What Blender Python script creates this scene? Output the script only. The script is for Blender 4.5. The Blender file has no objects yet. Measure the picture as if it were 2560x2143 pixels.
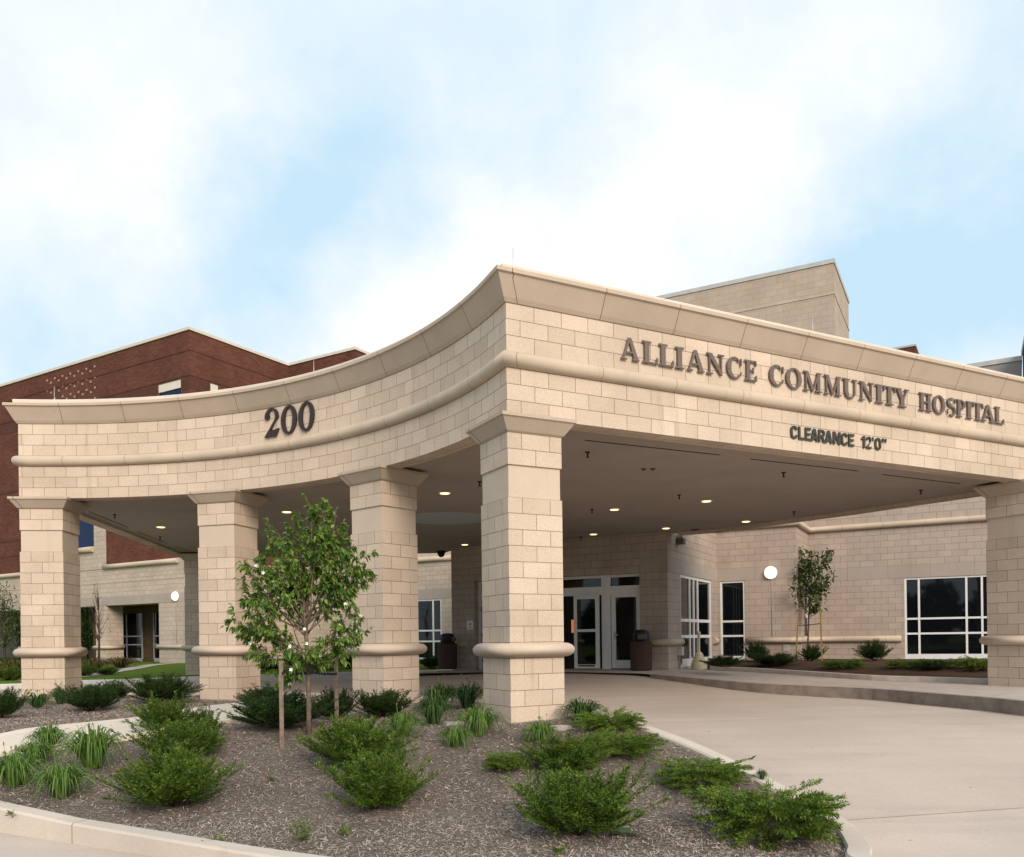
import bpy, bmesh, math, random
import numpy as np
from mathutils import Vector, Matrix
random.seed(7); RNG = np.random.default_rng(7)
SC = bpy.context.scene; COL = SC.collection
R_ = math.radians

# ------------------------------------------------------------------ camera, world, sun, exposure
F, ROLL, HC, YP = 2103.5, 0.0129, 1.0565, 1598.1     # focal length in px of the 2560 px wide photo, roll, eye height, horizon row
cd = bpy.data.cameras.new('camera'); cam = bpy.data.objects.new('camera', cd); COL.objects.link(cam)
cd.sensor_fit = 'HORIZONTAL'; cd.sensor_width = 36; cd.lens = 36*F/2560
cd.shift_y = (YP-1071.5)/2560; cd.clip_start = .1; cd.clip_end = 3000
cam.matrix_world = Matrix.Translation((0, 0, HC)) @ Matrix.Rotation(R_(90), 4, 'X') @ Matrix.Rotation(-ROLL, 4, 'Z')
SC.camera = cam
SC.view_settings.view_transform = 'Standard'; SC.view_settings.look = 'None'; SC.view_settings.gamma = 1
SC.view_settings.exposure = 0.26
SUN_AZ, SUN_EL = (0.40, -1.0), R_(30)
az = math.atan2(SUN_AZ[0], SUN_AZ[1])
sd = bpy.data.lights.new('sun', 'SUN'); sun = bpy.data.objects.new('sun', sd); COL.objects.link(sun)
sd.energy = 3.0; sd.angle = R_(30); sd.color = (1, .84, .68)
d = Vector((math.sin(az)*math.cos(SUN_EL), math.cos(az)*math.cos(SUN_EL), math.sin(SUN_EL)))
sun.rotation_euler = d.to_track_quat('Z', 'Y').to_euler(); sun.location = (5, -10, 20)

def rayd(x, y):
    dx, dy = x-1280, y-YP; c, s = math.cos(ROLL), math.sin(ROLL)
    return Vector(((dx*c-dy*s)/F, 1, -(dx*s+dy*c)/F))

class NT:
    def __init__(s, nt): s.nt = nt; s.n = nt.nodes; s.l = nt.links
    def add(s, t, **k):
        nd = s.n.new(t)
        for a, v in k.items():
            if a.startswith('_'): setattr(nd, a[1:], v)
        return nd
    def put(s, sock, v):
        if isinstance(v, bpy.types.NodeSocket): s.l.new(v, sock)
        elif v is not None: sock.default_value = v
    def math(s, op, a, b=None, c=None, clamp=False):
        n = s.n.new('ShaderNodeMath'); n.operation = op; n.use_clamp = clamp
        s.put(n.inputs[0], a); s.put(n.inputs[1], b); s.put(n.inputs[2], c); return n.outputs[0]
    def noise(s, vec, sc, det=4, rough=.55, out='Fac', dist=0):
        n = s.n.new('ShaderNodeTexNoise'); s.put(n.inputs['Vector'], vec)
        n.inputs['Scale'].default_value = sc; n.inputs['Detail'].default_value = det; n.inputs['Roughness'].default_value = rough
        n.inputs['Distortion'].default_value = dist
        return n.outputs[out]
    def mix(s, f, a, b, mode='MIX'):
        n = s.n.new('ShaderNodeMix'); n.data_type = 'RGBA'; n.blend_type = mode
        s.put(n.inputs[0], f); s.put(n.inputs[6], a); s.put(n.inputs[7], b); return n.outputs[2]
    def ramp(s, f, pts):
        n = s.n.new('ShaderNodeValToRGB'); s.put(n.inputs[0], f); e = n.color_ramp.elements
        while len(e) < len(pts): e.new(.5)
        for i, (p, c) in enumerate(pts): e[i].position = p; e[i].color = c if len(c) == 4 else (*c, 1)
        return n.outputs[0]
    def mapr(s, v, a, b, c=0, d=1, t='SMOOTHSTEP'):
        n = s.n.new('ShaderNodeMapRange'); n.interpolation_type = t
        for i, q in enumerate((v, a, b, c, d)): s.put(n.inputs[i], q)
        return n.outputs[0]
    def vmath(s, op, a, b=None, out=0):
        n = s.n.new('ShaderNodeVectorMath'); n.operation = op; s.put(n.inputs[0], a)
        if b is not None: s.put(n.inputs[1], b)
        return n.outputs[out]

W = bpy.data.worlds.new('World'); SC.world = W; W.use_nodes = True
t = NT(W.node_tree); t.n.clear()
sky = t.n.new('ShaderNodeTexSky'); sky.sky_type = 'NISHITA'; sky.sun_disc = False
sky.sun_elevation = SUN_EL; sky.sun_rotation = az; sky.air_density = 1.0; sky.dust_density = 1.0; sky.ozone_density = 1.5
tc = t.n.new('ShaderNodeTexCoord'); vec = t.vmath('NORMALIZE', tc.outputs['Generated'])
wob = t.noise(vec, 5.5, 6, .62, 'Color'); wv = t.vmath('SUBTRACT', wob, (.5, .5, .5))
sc_ = t.n.new('ShaderNodeVectorMath'); sc_.operation = 'SCALE'; t.put(sc_.inputs[0], wv); sc_.inputs['Scale'].default_value = .20
vw = t.vmath('NORMALIZE', t.vmath('ADD', vec, sc_.outputs[0]))
base = t.noise(vec, 4.3, 8, .6, 'Fac', .25)
fine = t.noise(vec, 9, 6, .6)
cl = t.math('ADD', t.math('MULTIPLY', base, .66), t.math('MULTIPLY', fine, .34))
# cloud banks (+) and blue gaps (-) as directions in the sky: (x, y of the photo they were read from, radius in radians, weight)
for (x, y, r, w_) in [(130, 220, .17, .30), (20, 700, .12, .28), (1560, 520, .16, .24), (1990, 180, .13, .32), (1750, 560, .10, .20), (1050, 700, .11, .55), (1350, 680, .10, .35), (800, 800, .10, .42), (600, 840, .06, .22), (2400, 850, .06, .26),
                      (250, 520, .10, .12), (1080, 300, .13, -.16), (760, 540, .10, -.30), (640, 640, .09, -.32), (680, 740, .05, -.2), (2300, 640, .13, -.30), (2180, 760, .07, -.25), (200, 840, .08, -.25), (2500, 480, .12, -.22), (420, 700, .06, -.12), (1400, 40, .16, .08), (800, 330, .1, -.10)]:
    dv = rayd(x, y+60).normalized(); w_ *= .5
    dt = t.vmath('DOT_PRODUCT', vw, tuple(dv), 1)
    m = t.mapr(dt, math.cos(r*1.6), 1.0)
    cl = t.math('ADD', cl, t.math('MULTIPLY', m, w_))
cf = t.mapr(cl, .28, .82, t='LINEAR')
hz = t.mix(.1, (5.3, 7.3, 8.6, 1), sky.outputs[0])
skc = t.mix(cf, hz, (8.6, 8.7, 8.8, 1))
bg = t.n.new('ShaderNodeBackground'); t.put(bg.inputs[0], skc); bg.inputs[1].default_value = .1
wo = t.n.new('ShaderNodeOutputWorld'); t.l.new(bg.outputs[0], wo.inputs[0])

# ------------------------------------------------------------------ helpers
C = .2032                                            # one block course
def tag(o, label=None, cat=None, group=None, kind=None):
    for k, v in (('label', label), ('category', cat), ('group', group), ('kind', kind)):
        if v: o[k] = v
    return o
def empty(name, loc=(0, 0, 0), rz=0, label=None, cat=None, group=None):
    o = bpy.data.objects.new(name, None); COL.objects.link(o); o.location = loc; o.rotation_euler.z = rz
    o.empty_display_size = .2
    return tag(o, label, cat, group)
class MB:
    def __init__(s): s.v = []; s.f = []; s.uv = []; s.sm = []
    def poly(s, pts, uv=None, smooth=False):
        n = len(s.v); s.v += [tuple(p) for p in pts]; s.f.append(tuple(range(n, n+len(pts))))
        s.uv.append(uv if uv else [(p[0], p[1]) for p in pts]); s.sm.append(smooth)
    def wall(s, path, z0, z1, u0=0, closed=False, dv=0):
        P = list(path) + ([path[0]] if closed else []); u = u0
        for a, b in zip(P, P[1:]):
            L = math.hypot(b[0]-a[0], b[1]-a[1])
            s.poly([(a[0], a[1], z0), (b[0], b[1], z0), (b[0], b[1], z1), (a[0], a[1], z1)],
                   [(u, z0+dv), (u+L, z0+dv), (u+L, z1+dv), (u, z1+dv)]); u += L
        return u
    def flat(s, pts, z):
        s.poly([(p[0], p[1], z) for p in pts])
    def prism(s, pts, z0, z1, u0=0, dv=0):
        s.wall(pts, z0, z1, u0, True, dv); s.flat(pts, z1); s.flat(pts[::-1], z0)
    def box(s, x0, x1, y0, y1, z0, z1): s.prism([(x0, y0), (x1, y0), (x1, y1), (x0, y1)], z0, z1)
    def sweep(s, path, prof, side=1, closed=False, smooth=False, uscale=1, caps=True):
        """prof = [(outward, z)...] carried along a 2-D path with mitred corners; side=+1: outward is to the right of travel"""
        if max_seg := .9:
            q = []; m_ = len(path)
            for i in range(m_ if closed else m_-1):
                a, b = path[i], path[(i+1) % m_]; k_ = max(1, int(math.hypot(b[0]-a[0], b[1]-a[1])/max_seg))
                q += [tuple(a[c]+(b[c]-a[c])*j/k_ for c in range(len(a))) for j in range(k_)]
            path = q+([] if closed else [path[-1]])
        n = len(path); rings = []; u = 0; us = []
        for i in range(n):
            p = Vector(path[i][:2]); a = Vector(path[i-1][:2]) if (i or closed) else None
            b = Vector(path[(i+1) % n][:2]) if (i < n-1 or closed) else None
            zz = path[i][2] if len(path[i]) > 2 else 0
            d1 = (p-a).normalized() if a is not None else (b-p).normalized()
            d2 = (b-p).normalized() if b is not None else d1
            n1 = Vector((d1.y, -d1.x))*side; n2 = Vector((d2.y, -d2.x))*side
            m = (n1+n2); m = m/max(.3, (1+n1.dot(n2)))
            rings.append([(p.x+m.x*o, p.y+m.y*o, z+zz) for o, z in prof]); us.append(u)
            if b is not None: u += (b-p).length
        us.append(u)
        vs = [0]
        for a, b in zip(prof, prof[1:]): vs.append(vs[-1]+math.hypot(b[0]-a[0], b[1]-a[1]))
        for i in range(n if closed else n-1):
            A, B = rings[i], rings[(i+1) % n]; ua, ub = us[i], us[i+1]
            for j in range(len(prof)-1):
                s.poly([A[j], B[j], B[j+1], A[j+1]], [(ua, vs[j]), (ub, vs[j]), (ub, vs[j+1]), (ua, vs[j+1])], smooth)
        if caps and not closed: s.poly(rings[0]); s.poly(rings[-1][::-1])
    def tube(s, pts, r0, r1=None, k=6, smooth=True, cap=True):
        r1 = r0 if r1 is None else r1; rings = []; n = len(pts); P = [Vector(p) for p in pts]
        ref = Vector((.13, .97, .2))
        for i in range(n):
            d = (P[min(i+1, n-1)]-P[max(i-1, 0)]).normalized()
            x = d.cross(ref)
            if x.length < 1e-3: x = d.cross(Vector((1, 0, 0)))
            x.normalize(); y = d.cross(x); r = r0+(r1-r0)*i/max(1, n-1)
            rings.append([tuple(P[i]+(x*math.cos(2*math.pi*j/k)+y*math.sin(2*math.pi*j/k))*r) for j in range(k)])
        for A, B in zip(rings, rings[1:]):
            for j in range(k): s.poly([A[j], A[(j+1) % k], B[(j+1) % k], B[j]], None, smooth)
        if cap: s.poly(rings[0][::-1]); s.poly(rings[-1])
    def lathe(s, prof, k=24, c=(0, 0, 0), smooth=True):
        rings = [[(c[0]+r*math.cos(2*math.pi*j/k), c[1]+r*math.sin(2*math.pi*j/k), c[2]+z) for j in range(k)] for r, z in prof]
        for A, B in zip(rings, rings[1:]):
            for j in range(k): s.poly([A[j], A[(j+1) % k], B[(j+1) % k], B[j]], None, smooth)
        s.poly(rings[0][::-1]); s.poly(rings[-1])
    def build(s, name, mat, parent=None, weld=False):
        me = bpy.data.meshes.new(name); me.from_pydata(s.v, [], s.f)
        uvl = me.uv_layers.new(name='UVMap'); flat = [c for f in s.uv for p in f for c in p]
        uvl.data.foreach_set('uv', flat)
        me.polygons.foreach_set('use_smooth', s.sm)
        if weld or any(s.sm):
            bm = bmesh.new(); bm.from_mesh(me); bmesh.ops.remove_doubles(bm, verts=bm.verts, dist=1e-5)
            bmesh.ops.recalc_face_normals(bm, faces=bm.faces); bm.to_mesh(me); bm.free()
        me.materials.append(mat); o = bpy.data.objects.new(name, me); COL.objects.link(o)
        if parent is not None: o.parent = parent
        return o
def np_mesh(name, V, Fc, mat, parent=None, link=True, smooth=False):
    me = bpy.data.meshes.new(name); nf, k = Fc.shape
    me.vertices.add(len(V)); me.vertices.foreach_set('co', V.astype(np.float32).ravel())
    me.loops.add(nf*k); me.loops.foreach_set('vertex_index', Fc.astype(np.int32).ravel())
    me.polygons.add(nf); me.polygons.foreach_set('loop_start', np.arange(0, nf*k, k, dtype=np.int32))
    me.polygons.foreach_set('loop_total', np.full(nf, k, dtype=np.int32))
    if smooth: me.polygons.foreach_set('use_smooth', np.ones(nf, dtype=bool))
    me.update(calc_edges=True); me.validate(); me.materials.append(mat)
    if not link: return me
    o = bpy.data.objects.new(name, me); COL.objects.link(o)
    if parent is not None: o.parent = parent
    return o

class Frame:
    """a vertical wall plane: origin, direction angle of travel to the right; d = distance outward (towards the viewer)"""
    def __init__(s, O, ang):
        s.O = Vector(O[:2]); s.a = ang; s.e = Vector((math.cos(ang), math.sin(ang))); s.n = Vector((math.sin(ang), -math.cos(ang)))
    def p(s, S, d=0): q = s.O+s.e*S+s.n*d; return (q.x, q.y)
    def pt(s, S, d, z): q = s.p(S, d); return (q[0], q[1], z)
    def px(s, x, y):
        r = rayd(x, y); r2 = Vector((r.x, r.y)); T = s.O.dot(s.n)/r2.dot(s.n)
        return (r2*T-s.O).dot(s.e), HC+r.z*T
    def box(s, mb, s0, s1, d0, d1, z0, z1, dv=0):
        mb.wall([s.p(s0, d0), s.p(s0, d1)], z0, z1, 0, dv=dv); mb.wall([s.p(s0, d1), s.p(s1, d1)], z0, z1, s0, dv=dv)
        mb.wall([s.p(s1, d1), s.p(s1, d0)], z0, z1, 0, dv=dv); mb.wall([s.p(s1, d0), s.p(s0, d0)], z0, z1, 0, dv=dv)
        q = [s.p(s0, d1), s.p(s1, d1), s.p(s1, d0), s.p(s0, d0)]; mb.flat(q, z1); mb.flat(q[::-1], z0)
    def holes(s, mb, s0, s1, z0, z1, H, depth=.2, d=0, dv=0):
        S = sorted({s0, s1, *[h[0] for h in H], *[h[1] for h in H]}); Z = sorted({z0, z1, *[h[2] for h in H], *[h[3] for h in H]})
        S = [q for q in S if s0 <= q <= s1]; Z = [q for q in Z if z0 <= q <= z1]
        for a, b in zip(S, S[1:]):
            for c, e in zip(Z, Z[1:]):
                m, k = (a+b)/2, (c+e)/2
                if any(h[0] < m < h[1] and h[2] < k < h[3] for h in H): continue
                mb.wall([s.p(a, d), s.p(b, d)], c, e, a, dv=dv)
        for h in H:
            a, b, c, e = h[:4]; dp = h[4] if len(h) > 4 else depth
            c = max(c, z0); e = min(e, z1)
            mb.wall([s.p(a, d), s.p(a, d-dp)], c, e, a, dv=dv); mb.wall([s.p(b, d-dp), s.p(b, d)], c, e, b, dv=dv)
            mb.poly([s.pt(a, d, e), s.pt(b, d, e), s.pt(b, d-dp, e), s.pt(a, d-dp, e)])
            mb.poly([s.pt(a, d-dp, c), s.pt(b, d-dp, c), s.pt(b, d, c), s.pt(a, d, c)])

# ------------------------------------------------------------------ materials
def M(name):
    m = bpy.data.materials.new(name); m.use_nodes = True; T = NT(m.node_tree)
    return m, T, T.n['Principled BSDF']
def plain(name, col, rough=.6, metal=0, nz=.0, nsc=8, bump=0, spec=.4):
    m, T, b = M(name); b.inputs['Roughness'].default_value = rough; b.inputs['Metallic'].default_value = metal
    b.inputs['Specular IOR Level'].default_value = spec
    if nz or bump:
        g = T.n.new('ShaderNodeTexCoord').outputs['Object']; n1 = T.noise(g, nsc, 5, .6)
        lo = tuple(c*(1-nz) for c in col)+(1,); hi = tuple(min(1, c*(1+nz)) for c in col)+(1,)
        T.put(b.inputs['Base Color'], T.mix(T.mapr(n1, .3, .7), lo, hi))
        if bump:
            bn = T.n.new('ShaderNodeBump'); bn.inputs['Strength'].default_value = bump; bn.inputs['Distance'].default_value = .01
            T.put(bn.inputs['Height'], T.noise(g, nsc*9, 3)); T.l.new(bn.outputs[0], b.inputs['Normal'])
    else: b.inputs['Base Color'].default_value = (*col, 1)
    return m
def masonry(name, c1, c2, mortar, bw, bh, msz, speck=.1, tone=.1, offset=.5, bumpd=.006, rough=.85, mixc=None):
    m, T, b = M(name); uv = T.n.new('ShaderNodeUVMap').outputs[0]
    geo = T.n.new('ShaderNodeTexCoord').outputs['Object']
    br = T.n.new('ShaderNodeTexBrick'); T.put(br.inputs['Vector'], uv); br.offset = offset; br.offset_frequency = 2
    br.inputs['Scale'].default_value = 1; br.inputs['Brick Width'].default_value = bw; br.inputs['Row Height'].default_value = bh
    br.inputs['Mortar Size'].default_value = msz; br.inputs['Mortar Smooth'].default_value = .1; br.inputs['Bias'].default_value = 0
    br.inputs['Color1'].default_value = (*c1, 1); br.inputs['Color2'].default_value = (*c2, 1); br.inputs['Mortar'].default_value = (*mortar, 1)
    big = T.mapr(T.noise(geo, .9, 4, .6), .3, .7, 1-tone, 1+tone*.5)
    sp = T.mapr(T.noise(geo, 60, 3, .7), .3, .72, 1-speck, 1+speck)
    sp2 = T.mapr(T.noise(geo, 170, 2, .6), .60, .72, 1, 1-speck*1.6)
    f = T.math('MULTIPLY', T.math('MULTIPLY', big, sp), sp2)
    cc = T.n.new('ShaderNodeCombineXYZ'); [T.put(cc.inputs[i], f) for i in range(3)]
    col = T.mix(1, br.outputs[0], cc.outputs[0], 'MULTIPLY')
    if mixc:                                            # rain streaks and dirt
        mp = T.n.new('ShaderNodeMapping'); T.put(mp.inputs[0], geo); mp.inputs['Scale'].default_value = (5, 5, .35)
        st = T.mapr(T.noise(mp.outputs[0], 1.2, 4, .6), .56, .78, 0, mixc)
        col = T.mix(st, col, (.2, .155, .12, 1))
    T.put(b.inputs['Base Color'], col); b.inputs['Roughness'].default_value = rough; b.inputs['Specular IOR Level'].default_value = .15
    h = T.math('SUBTRACT', T.math('MULTIPLY', T.noise(geo, 110, 3), .25), br.outputs['Fac'])
    bn = T.n.new('ShaderNodeBump'); bn.inputs['Strength'].default_value = .6; bn.inputs['Distance'].default_value = bumpd
    T.put(bn.inputs['Height'], h); T.l.new(bn.outputs[0], b.inputs['Normal'])
    return m
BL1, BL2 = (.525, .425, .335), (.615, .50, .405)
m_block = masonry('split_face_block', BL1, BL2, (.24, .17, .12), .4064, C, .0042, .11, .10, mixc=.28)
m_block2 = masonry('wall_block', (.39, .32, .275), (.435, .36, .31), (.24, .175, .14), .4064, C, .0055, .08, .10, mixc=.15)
m_block3 = masonry('wing_block', (.46, .38, .315), (.52, .43, .36), (.27, .205, .16), .4064, C, .0065, .08, .10, mixc=.15)
m_smooth = masonry('smooth_cast_stone', (.375, .32, .285), (.39, .335, .295), (.16, .12, .09), 1.22, 40, .004, .05, .08, 0, .004, mixc=.15)
m_corn = masonry('cornice_cast_stone', (.475, .385, .305), (.495, .40, .32), (.13, .10, .08), 1.22, 40, .005, .05, .08, 0, .004)
m_band = masonry('band_cast_stone', (.52, .425, .335), (.535, .44, .345), (.22, .17, .12), 1.22, 40, .004, .05, .10, 0, .004, mixc=.22)
m_pband = masonry('pillar_band_stone', (.56, .46, .37), (.56, .46, .37), (.22, .17, .12), 50, 40, .0, .05, .06, 0, .004, mixc=.15)
m_brick = masonry('red_brick', (.105, .036, .024), (.15, .056, .036), (.12, .07, .054), .203, .0677, .0045, .12, .16)
m_bdark = masonry('brick_soldier_course', (.09, .034, .025), (.12, .045, .032), (.06, .04, .03), .0677, .203, .006, .1, .1, 0)
m_cop = plain('coping_metal', (.66, .59, .50), .45, 0, .05, 3)
m_white = plain('white_aluminium', (.72, .72, .72), .4, 0, .04, 5)
m_soff = plain('soffit_plaster', (.35, .30, .265), .9, 0, .05, 1.2, .1)
m_slot = plain('dark_slot_metal', (.09, .07, .06), .6)  # plain dark brown, for slots, hinges, bin flaps and cover plates
m_letter = plain('bronze_letter_metal', (.155, .112, .095), .45, .2, .05, 12)
m_lettd = plain('dark_letter_metal', (.045, .045, .035), .45, .1, .05, 12)
m_num = plain('dark_brown_number_metal', (.035, .018, .014), .35, .2, .05, 12)
m_kerb = plain('kerb_concrete', (.54, .47, .41), .85, 0, .10, 6, .25)
m_iron = plain('black_plastic', (.012, .011, .011), .5)
m_urn = plain('brown_aggregate', (.055, .028, .016), .8, 0, .25, 60, .3)
m_boll = plain('cream_plastic', (.60, .52, .36), .6, 0, .05, 5)
m_box = plain('grey_plastic', (.50, .47, .44), .6, 0, .05, 5)
m_stake = plain('weathered_wood', (.26, .19, .15), .85, 0, .3, 14, .3)
m_stake2 = plain('yellow_wood', (.24, .17, .05), .85, 0, .2, 14, .2)
m_bark = plain('grey_brown_bark', (.16, .12, .09), .9, 0, .3, 25, .5)
m_bark2 = plain('dark_twig_bark', (.075, .045, .03), .9, 0, .3, 25, .3)
m_panel = masonry('grey_metal_panel', (.33, .29, .29), (.35, .31, .31), (.16, .13, .13), 2.4, 1.6, .02, .03, .05, 0, .004, .5)
m_stone = plain('grey_flat_stone', (.42, .38, .34), .85, 0, .15, 9, .4)
m_dark = plain('dark_interior', (.02, .016, .014), .9)
m_path = plain('path_concrete', (.60, .53, .455), .9, 0, .07, 4, .15)
m_walk = plain('sidewalk_concrete', (.43, .37, .33), .9, 0, .1, 3, .15)
m_rod = plain('galvanised_steel', (.55, .5, .47), .4, .5)
m_dish = plain('ceiling_disc_sky_tint', (.40, .46, .48), .8)  # reflected sky put into the colour as a bluish tint

def glass(name, col=(.004, .005, .007), rough=.03):
    m, T, b = M(name); b.inputs['Base Color'].default_value = (*col, 1); b.inputs['Roughness'].default_value = rough
    b.inputs['IOR'].default_value = 1.5; b.inputs['Specular IOR Level'].default_value = .42
    return m
m_glass = glass('dark_window_glass')
m_glassb = glass('blue_window_glass', (.003, .014, .06), .05); m_glassb.node_tree.nodes['Principled BSDF'].inputs['Specular IOR Level'].default_value = .16
def emit(name, col, st):
    m, T, b = M(name); b.inputs['Base Color'].default_value = (*col, 1)
    b.inputs['Emission Color'].default_value = (*col, 1); b.inputs['Emission Strength'].default_value = st; return m
m_lamp = emit('downlight_lens', (1, .74, .38), 2.0)
m_globe = emit('globe_lamp', (1, .86, .64), 1.7)
m_orange = emit('lobby_lamp', (1, .28, .08), .35)

def concrete(name, col, ang, j0, sp):
    m, T, b = M(name); g = T.n.new('ShaderNodeTexCoord').outputs['Object']
    mp = T.n.new('ShaderNodeMapping'); mp.vector_type = 'POINT'; T.put(mp.inputs[0], g)
    mp.inputs['Rotation'].default_value = (0, 0, -ang); mp.inputs['Location'].default_value = (100*sp-1.2, 100*sp-j0, 0)
    br = T.n.new('ShaderNodeTexBrick'); T.put(br.inputs['Vector'], mp.outputs[0]); br.offset = 0
    br.inputs['Scale'].default_value = 1; br.inputs['Brick Width'].default_value = 90; br.inputs['Row Height'].default_value = sp
    br.inputs['Mortar Size'].default_value = .009; br.inputs['Color1'].default_value = (1, 1, 1, 1); br.inputs['Color2'].default_value = (.93, .93, .93, 1)
    br.inputs['Mortar'].default_value = (.55, .5, .45, 1)
    a = T.mapr(T.noise(g, .45, 6, .65), .3, .72); q = T.mapr(T.noise(g, 38, 4, .7), .3, .7, .93, 1.05)
    mp2 = T.n.new('ShaderNodeMapping'); T.put(mp2.inputs[0], g); mp2.inputs['Rotation'].default_value = (0, 0, .5); mp2.inputs['Scale'].default_value = (.35, 3, 1)
    tr = T.mapr(T.noise(mp2.outputs[0], .8, 5, .6),   .48, .74, 0, .28)       # tyre-rubbed streaks
    c0 = T.mix(a, tuple(x*.90 for x in col)+(1,), tuple(x*1.05 for x in col)+(1,))
    c0 = T.mix(tr, c0, tuple(x*.6 for x in col)+(1,))
    sp_ = T.mapr(T.noise(g, 7, 2, .5), .74, .78, 0, .5); c0 = T.mix(sp_, c0, (.2, .15, .12, 1))
    cc = T.n.new('ShaderNodeCombineXYZ'); [T.put(cc.inputs[i], q) for i in range(3)]
    T.put(b.inputs['Base Color'], T.mix(1, T.mix(1, c0, br.outputs[0], 'MULTIPLY'), cc.outputs[0], 'MULTIPLY'))
    b.inputs['Roughness'].default_value = .88; b.inputs['Specular IOR Level'].default_value = .2
    bn = T.n.new('ShaderNodeBump'); bn.inputs['Strength'].default_value = .2; bn.inputs['Distance'].default_value = .004
    T.put(bn.inputs['Height'], T.noise(g, 60, 4)); T.l.new(bn.outputs[0], b.inputs['Normal'])
    return m
m_drive = concrete('driveway_concrete', (.53, .45, .39), R_(9), 7.03, 4.6)

def mulchy(name, dark, mid, light, sc=42):
    m, T, b = M(name); g = T.n.new('ShaderNodeTexCoord').outputs['Object']
    v = T.n.new('ShaderNodeTexVoronoi'); v.inputs['Scale'].default_value = sc
    mp = T.n.new('ShaderNodeMapping'); T.put(mp.inputs[0], g); mp.inputs['Scale'].default_value = (1, 2.2, 1)
    T.put(v.inputs['Vector'], T.vmath('ADD', mp.outputs[0], T.noise(g, 9, 4, .6, 'Color')))
    sep = T.n.new('ShaderNodeSeparateColor'); T.l.new(v.outputs['Color'], sep.inputs[0])
    c = T.ramp(sep.outputs[0], [(0, dark), (.5, mid), (.93, mid), (1, light)])
    c = T.mix(T.mapr(T.noise(g, .8, 4, .6), .35, .7, 0, .45), c, (*dark, 1))
    T.put(b.inputs['Base Color'], c); b.inputs['Roughness'].default_value = .95; b.inputs['Specular IOR Level'].default_value = .1
    bn = T.n.new('ShaderNodeBump'); bn.inputs['Strength'].default_value = .9; bn.inputs['Distance'].default_value = .02
    T.put(bn.inputs['Height'], v.outputs['Distance']); T.l.new(bn.outputs[0], b.inputs['Normal'])
    return m
m_mulch = mulchy('wood_chip_mulch', (.15, .115, .095), (.37, .305, .26), (.54, .47, .40))
m_mulch2 = mulchy('red_brown_mulch', (.07, .04, .026), (.14, .085, .055), (.26, .18, .13), 30)
def chipmat():
    m, T, b = M('mulch_chip_wood'); r = T.n.new('ShaderNodeNewGeometry').outputs['Random Per Island']
    T.put(b.inputs['Base Color'], T.ramp(r, [(0, (.12, .09, .072)), (.3, (.31, .25, .21)), (.8, (.46, .39, .335)), (.96, (.50, .43, .37)), (1, (.66, .59, .51))]))
    b.inputs['Roughness'].default_value = .9; b.inputs['Specular IOR Level'].default_value = .1
    return m
m_chip = chipmat()
def leafmat(name, stops, trans=.3, rough=.55, spec=.25):
    m, T, b = M(name); r = T.n.new('ShaderNodeNewGeometry').outputs['Random Per Island']
    g = T.n.new('ShaderNodeTexCoord').outputs['Object']
    k = T.math('ADD', T.math('MULTIPLY', r, .6), T.math('MULTIPLY', T.mapr(T.noise(g, 5, 3, .6), .3, .7), .4))
    c = T.ramp(k, stops); T.put(b.inputs['Base Color'], c); b.inputs['Roughness'].default_value = rough; b.inputs['Specular IOR Level'].default_value = spec
    tr = T.n.new('ShaderNodeBsdfTranslucent'); T.put(tr.inputs[0], c); mx = T.n.new('ShaderNodeMixShader'); mx.inputs[0].default_value = trans
    o = T.n['Material Output']; T.l.new(b.outputs[0], mx.inputs[1]); T.l.new(tr.outputs[0], mx.inputs[2]); T.l.new(mx.outputs[0], o.inputs[0])
    return m
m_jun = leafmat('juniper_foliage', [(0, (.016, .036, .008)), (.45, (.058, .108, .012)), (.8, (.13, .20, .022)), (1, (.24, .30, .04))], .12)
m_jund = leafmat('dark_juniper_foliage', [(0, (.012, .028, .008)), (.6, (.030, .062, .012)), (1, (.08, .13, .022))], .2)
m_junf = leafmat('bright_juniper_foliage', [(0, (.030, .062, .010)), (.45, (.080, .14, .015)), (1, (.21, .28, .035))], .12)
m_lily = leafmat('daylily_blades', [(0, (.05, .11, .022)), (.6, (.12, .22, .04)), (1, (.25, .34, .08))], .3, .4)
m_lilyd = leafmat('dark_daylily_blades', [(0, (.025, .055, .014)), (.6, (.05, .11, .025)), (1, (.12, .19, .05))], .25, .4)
m_tree = leafmat('crabapple_leaves', [(0, (.045, .095, .016)), (.45, (.11, .20, .03)), (.8, (.21, .32, .055)), (1, (.34, .42, .12))], .35, .4, .4)
m_sap = leafmat('sapling_leaves', [(0, (.03, .055, .016)), (.6, (.07, .11, .03)), (1, (.15, .2, .07))], .3)
m_hedge = leafmat('hedge_leaves', [(0, (.03, .06, .012)), (.6, (.07, .13, .02)), (1, (.13, .19, .04))], .3)
m_court = leafmat('courtyard_leaves', [(0, (.05, .10, .015)), (.6, (.12, .21, .03)), (1, (.22, .31, .06))], .35)
m_rusty = leafmat('rusty_grass_blades', [(0, (.06, .04, .012)), (.5, (.10, .075, .02)), (1, (.10, .13, .03))], .3)
m_flower = plain('white_petals', (.8, .8, .76), .6)
def grassmat():
    m, T, b = M('lawn_grass'); g = T.n.new('ShaderNodeTexCoord').outputs['Object']
    T.put(b.inputs['Base Color'], T.mix(T.mapr(T.noise(g, 14, 6, .7), .3, .7), (.055, .11, .008, 1), (.115, .17, .014, 1)))
    b.inputs['Roughness'].default_value = .9; b.inputs['Specular IOR Level'].default_value = .1; return m
m_grass = grassmat()

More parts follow.
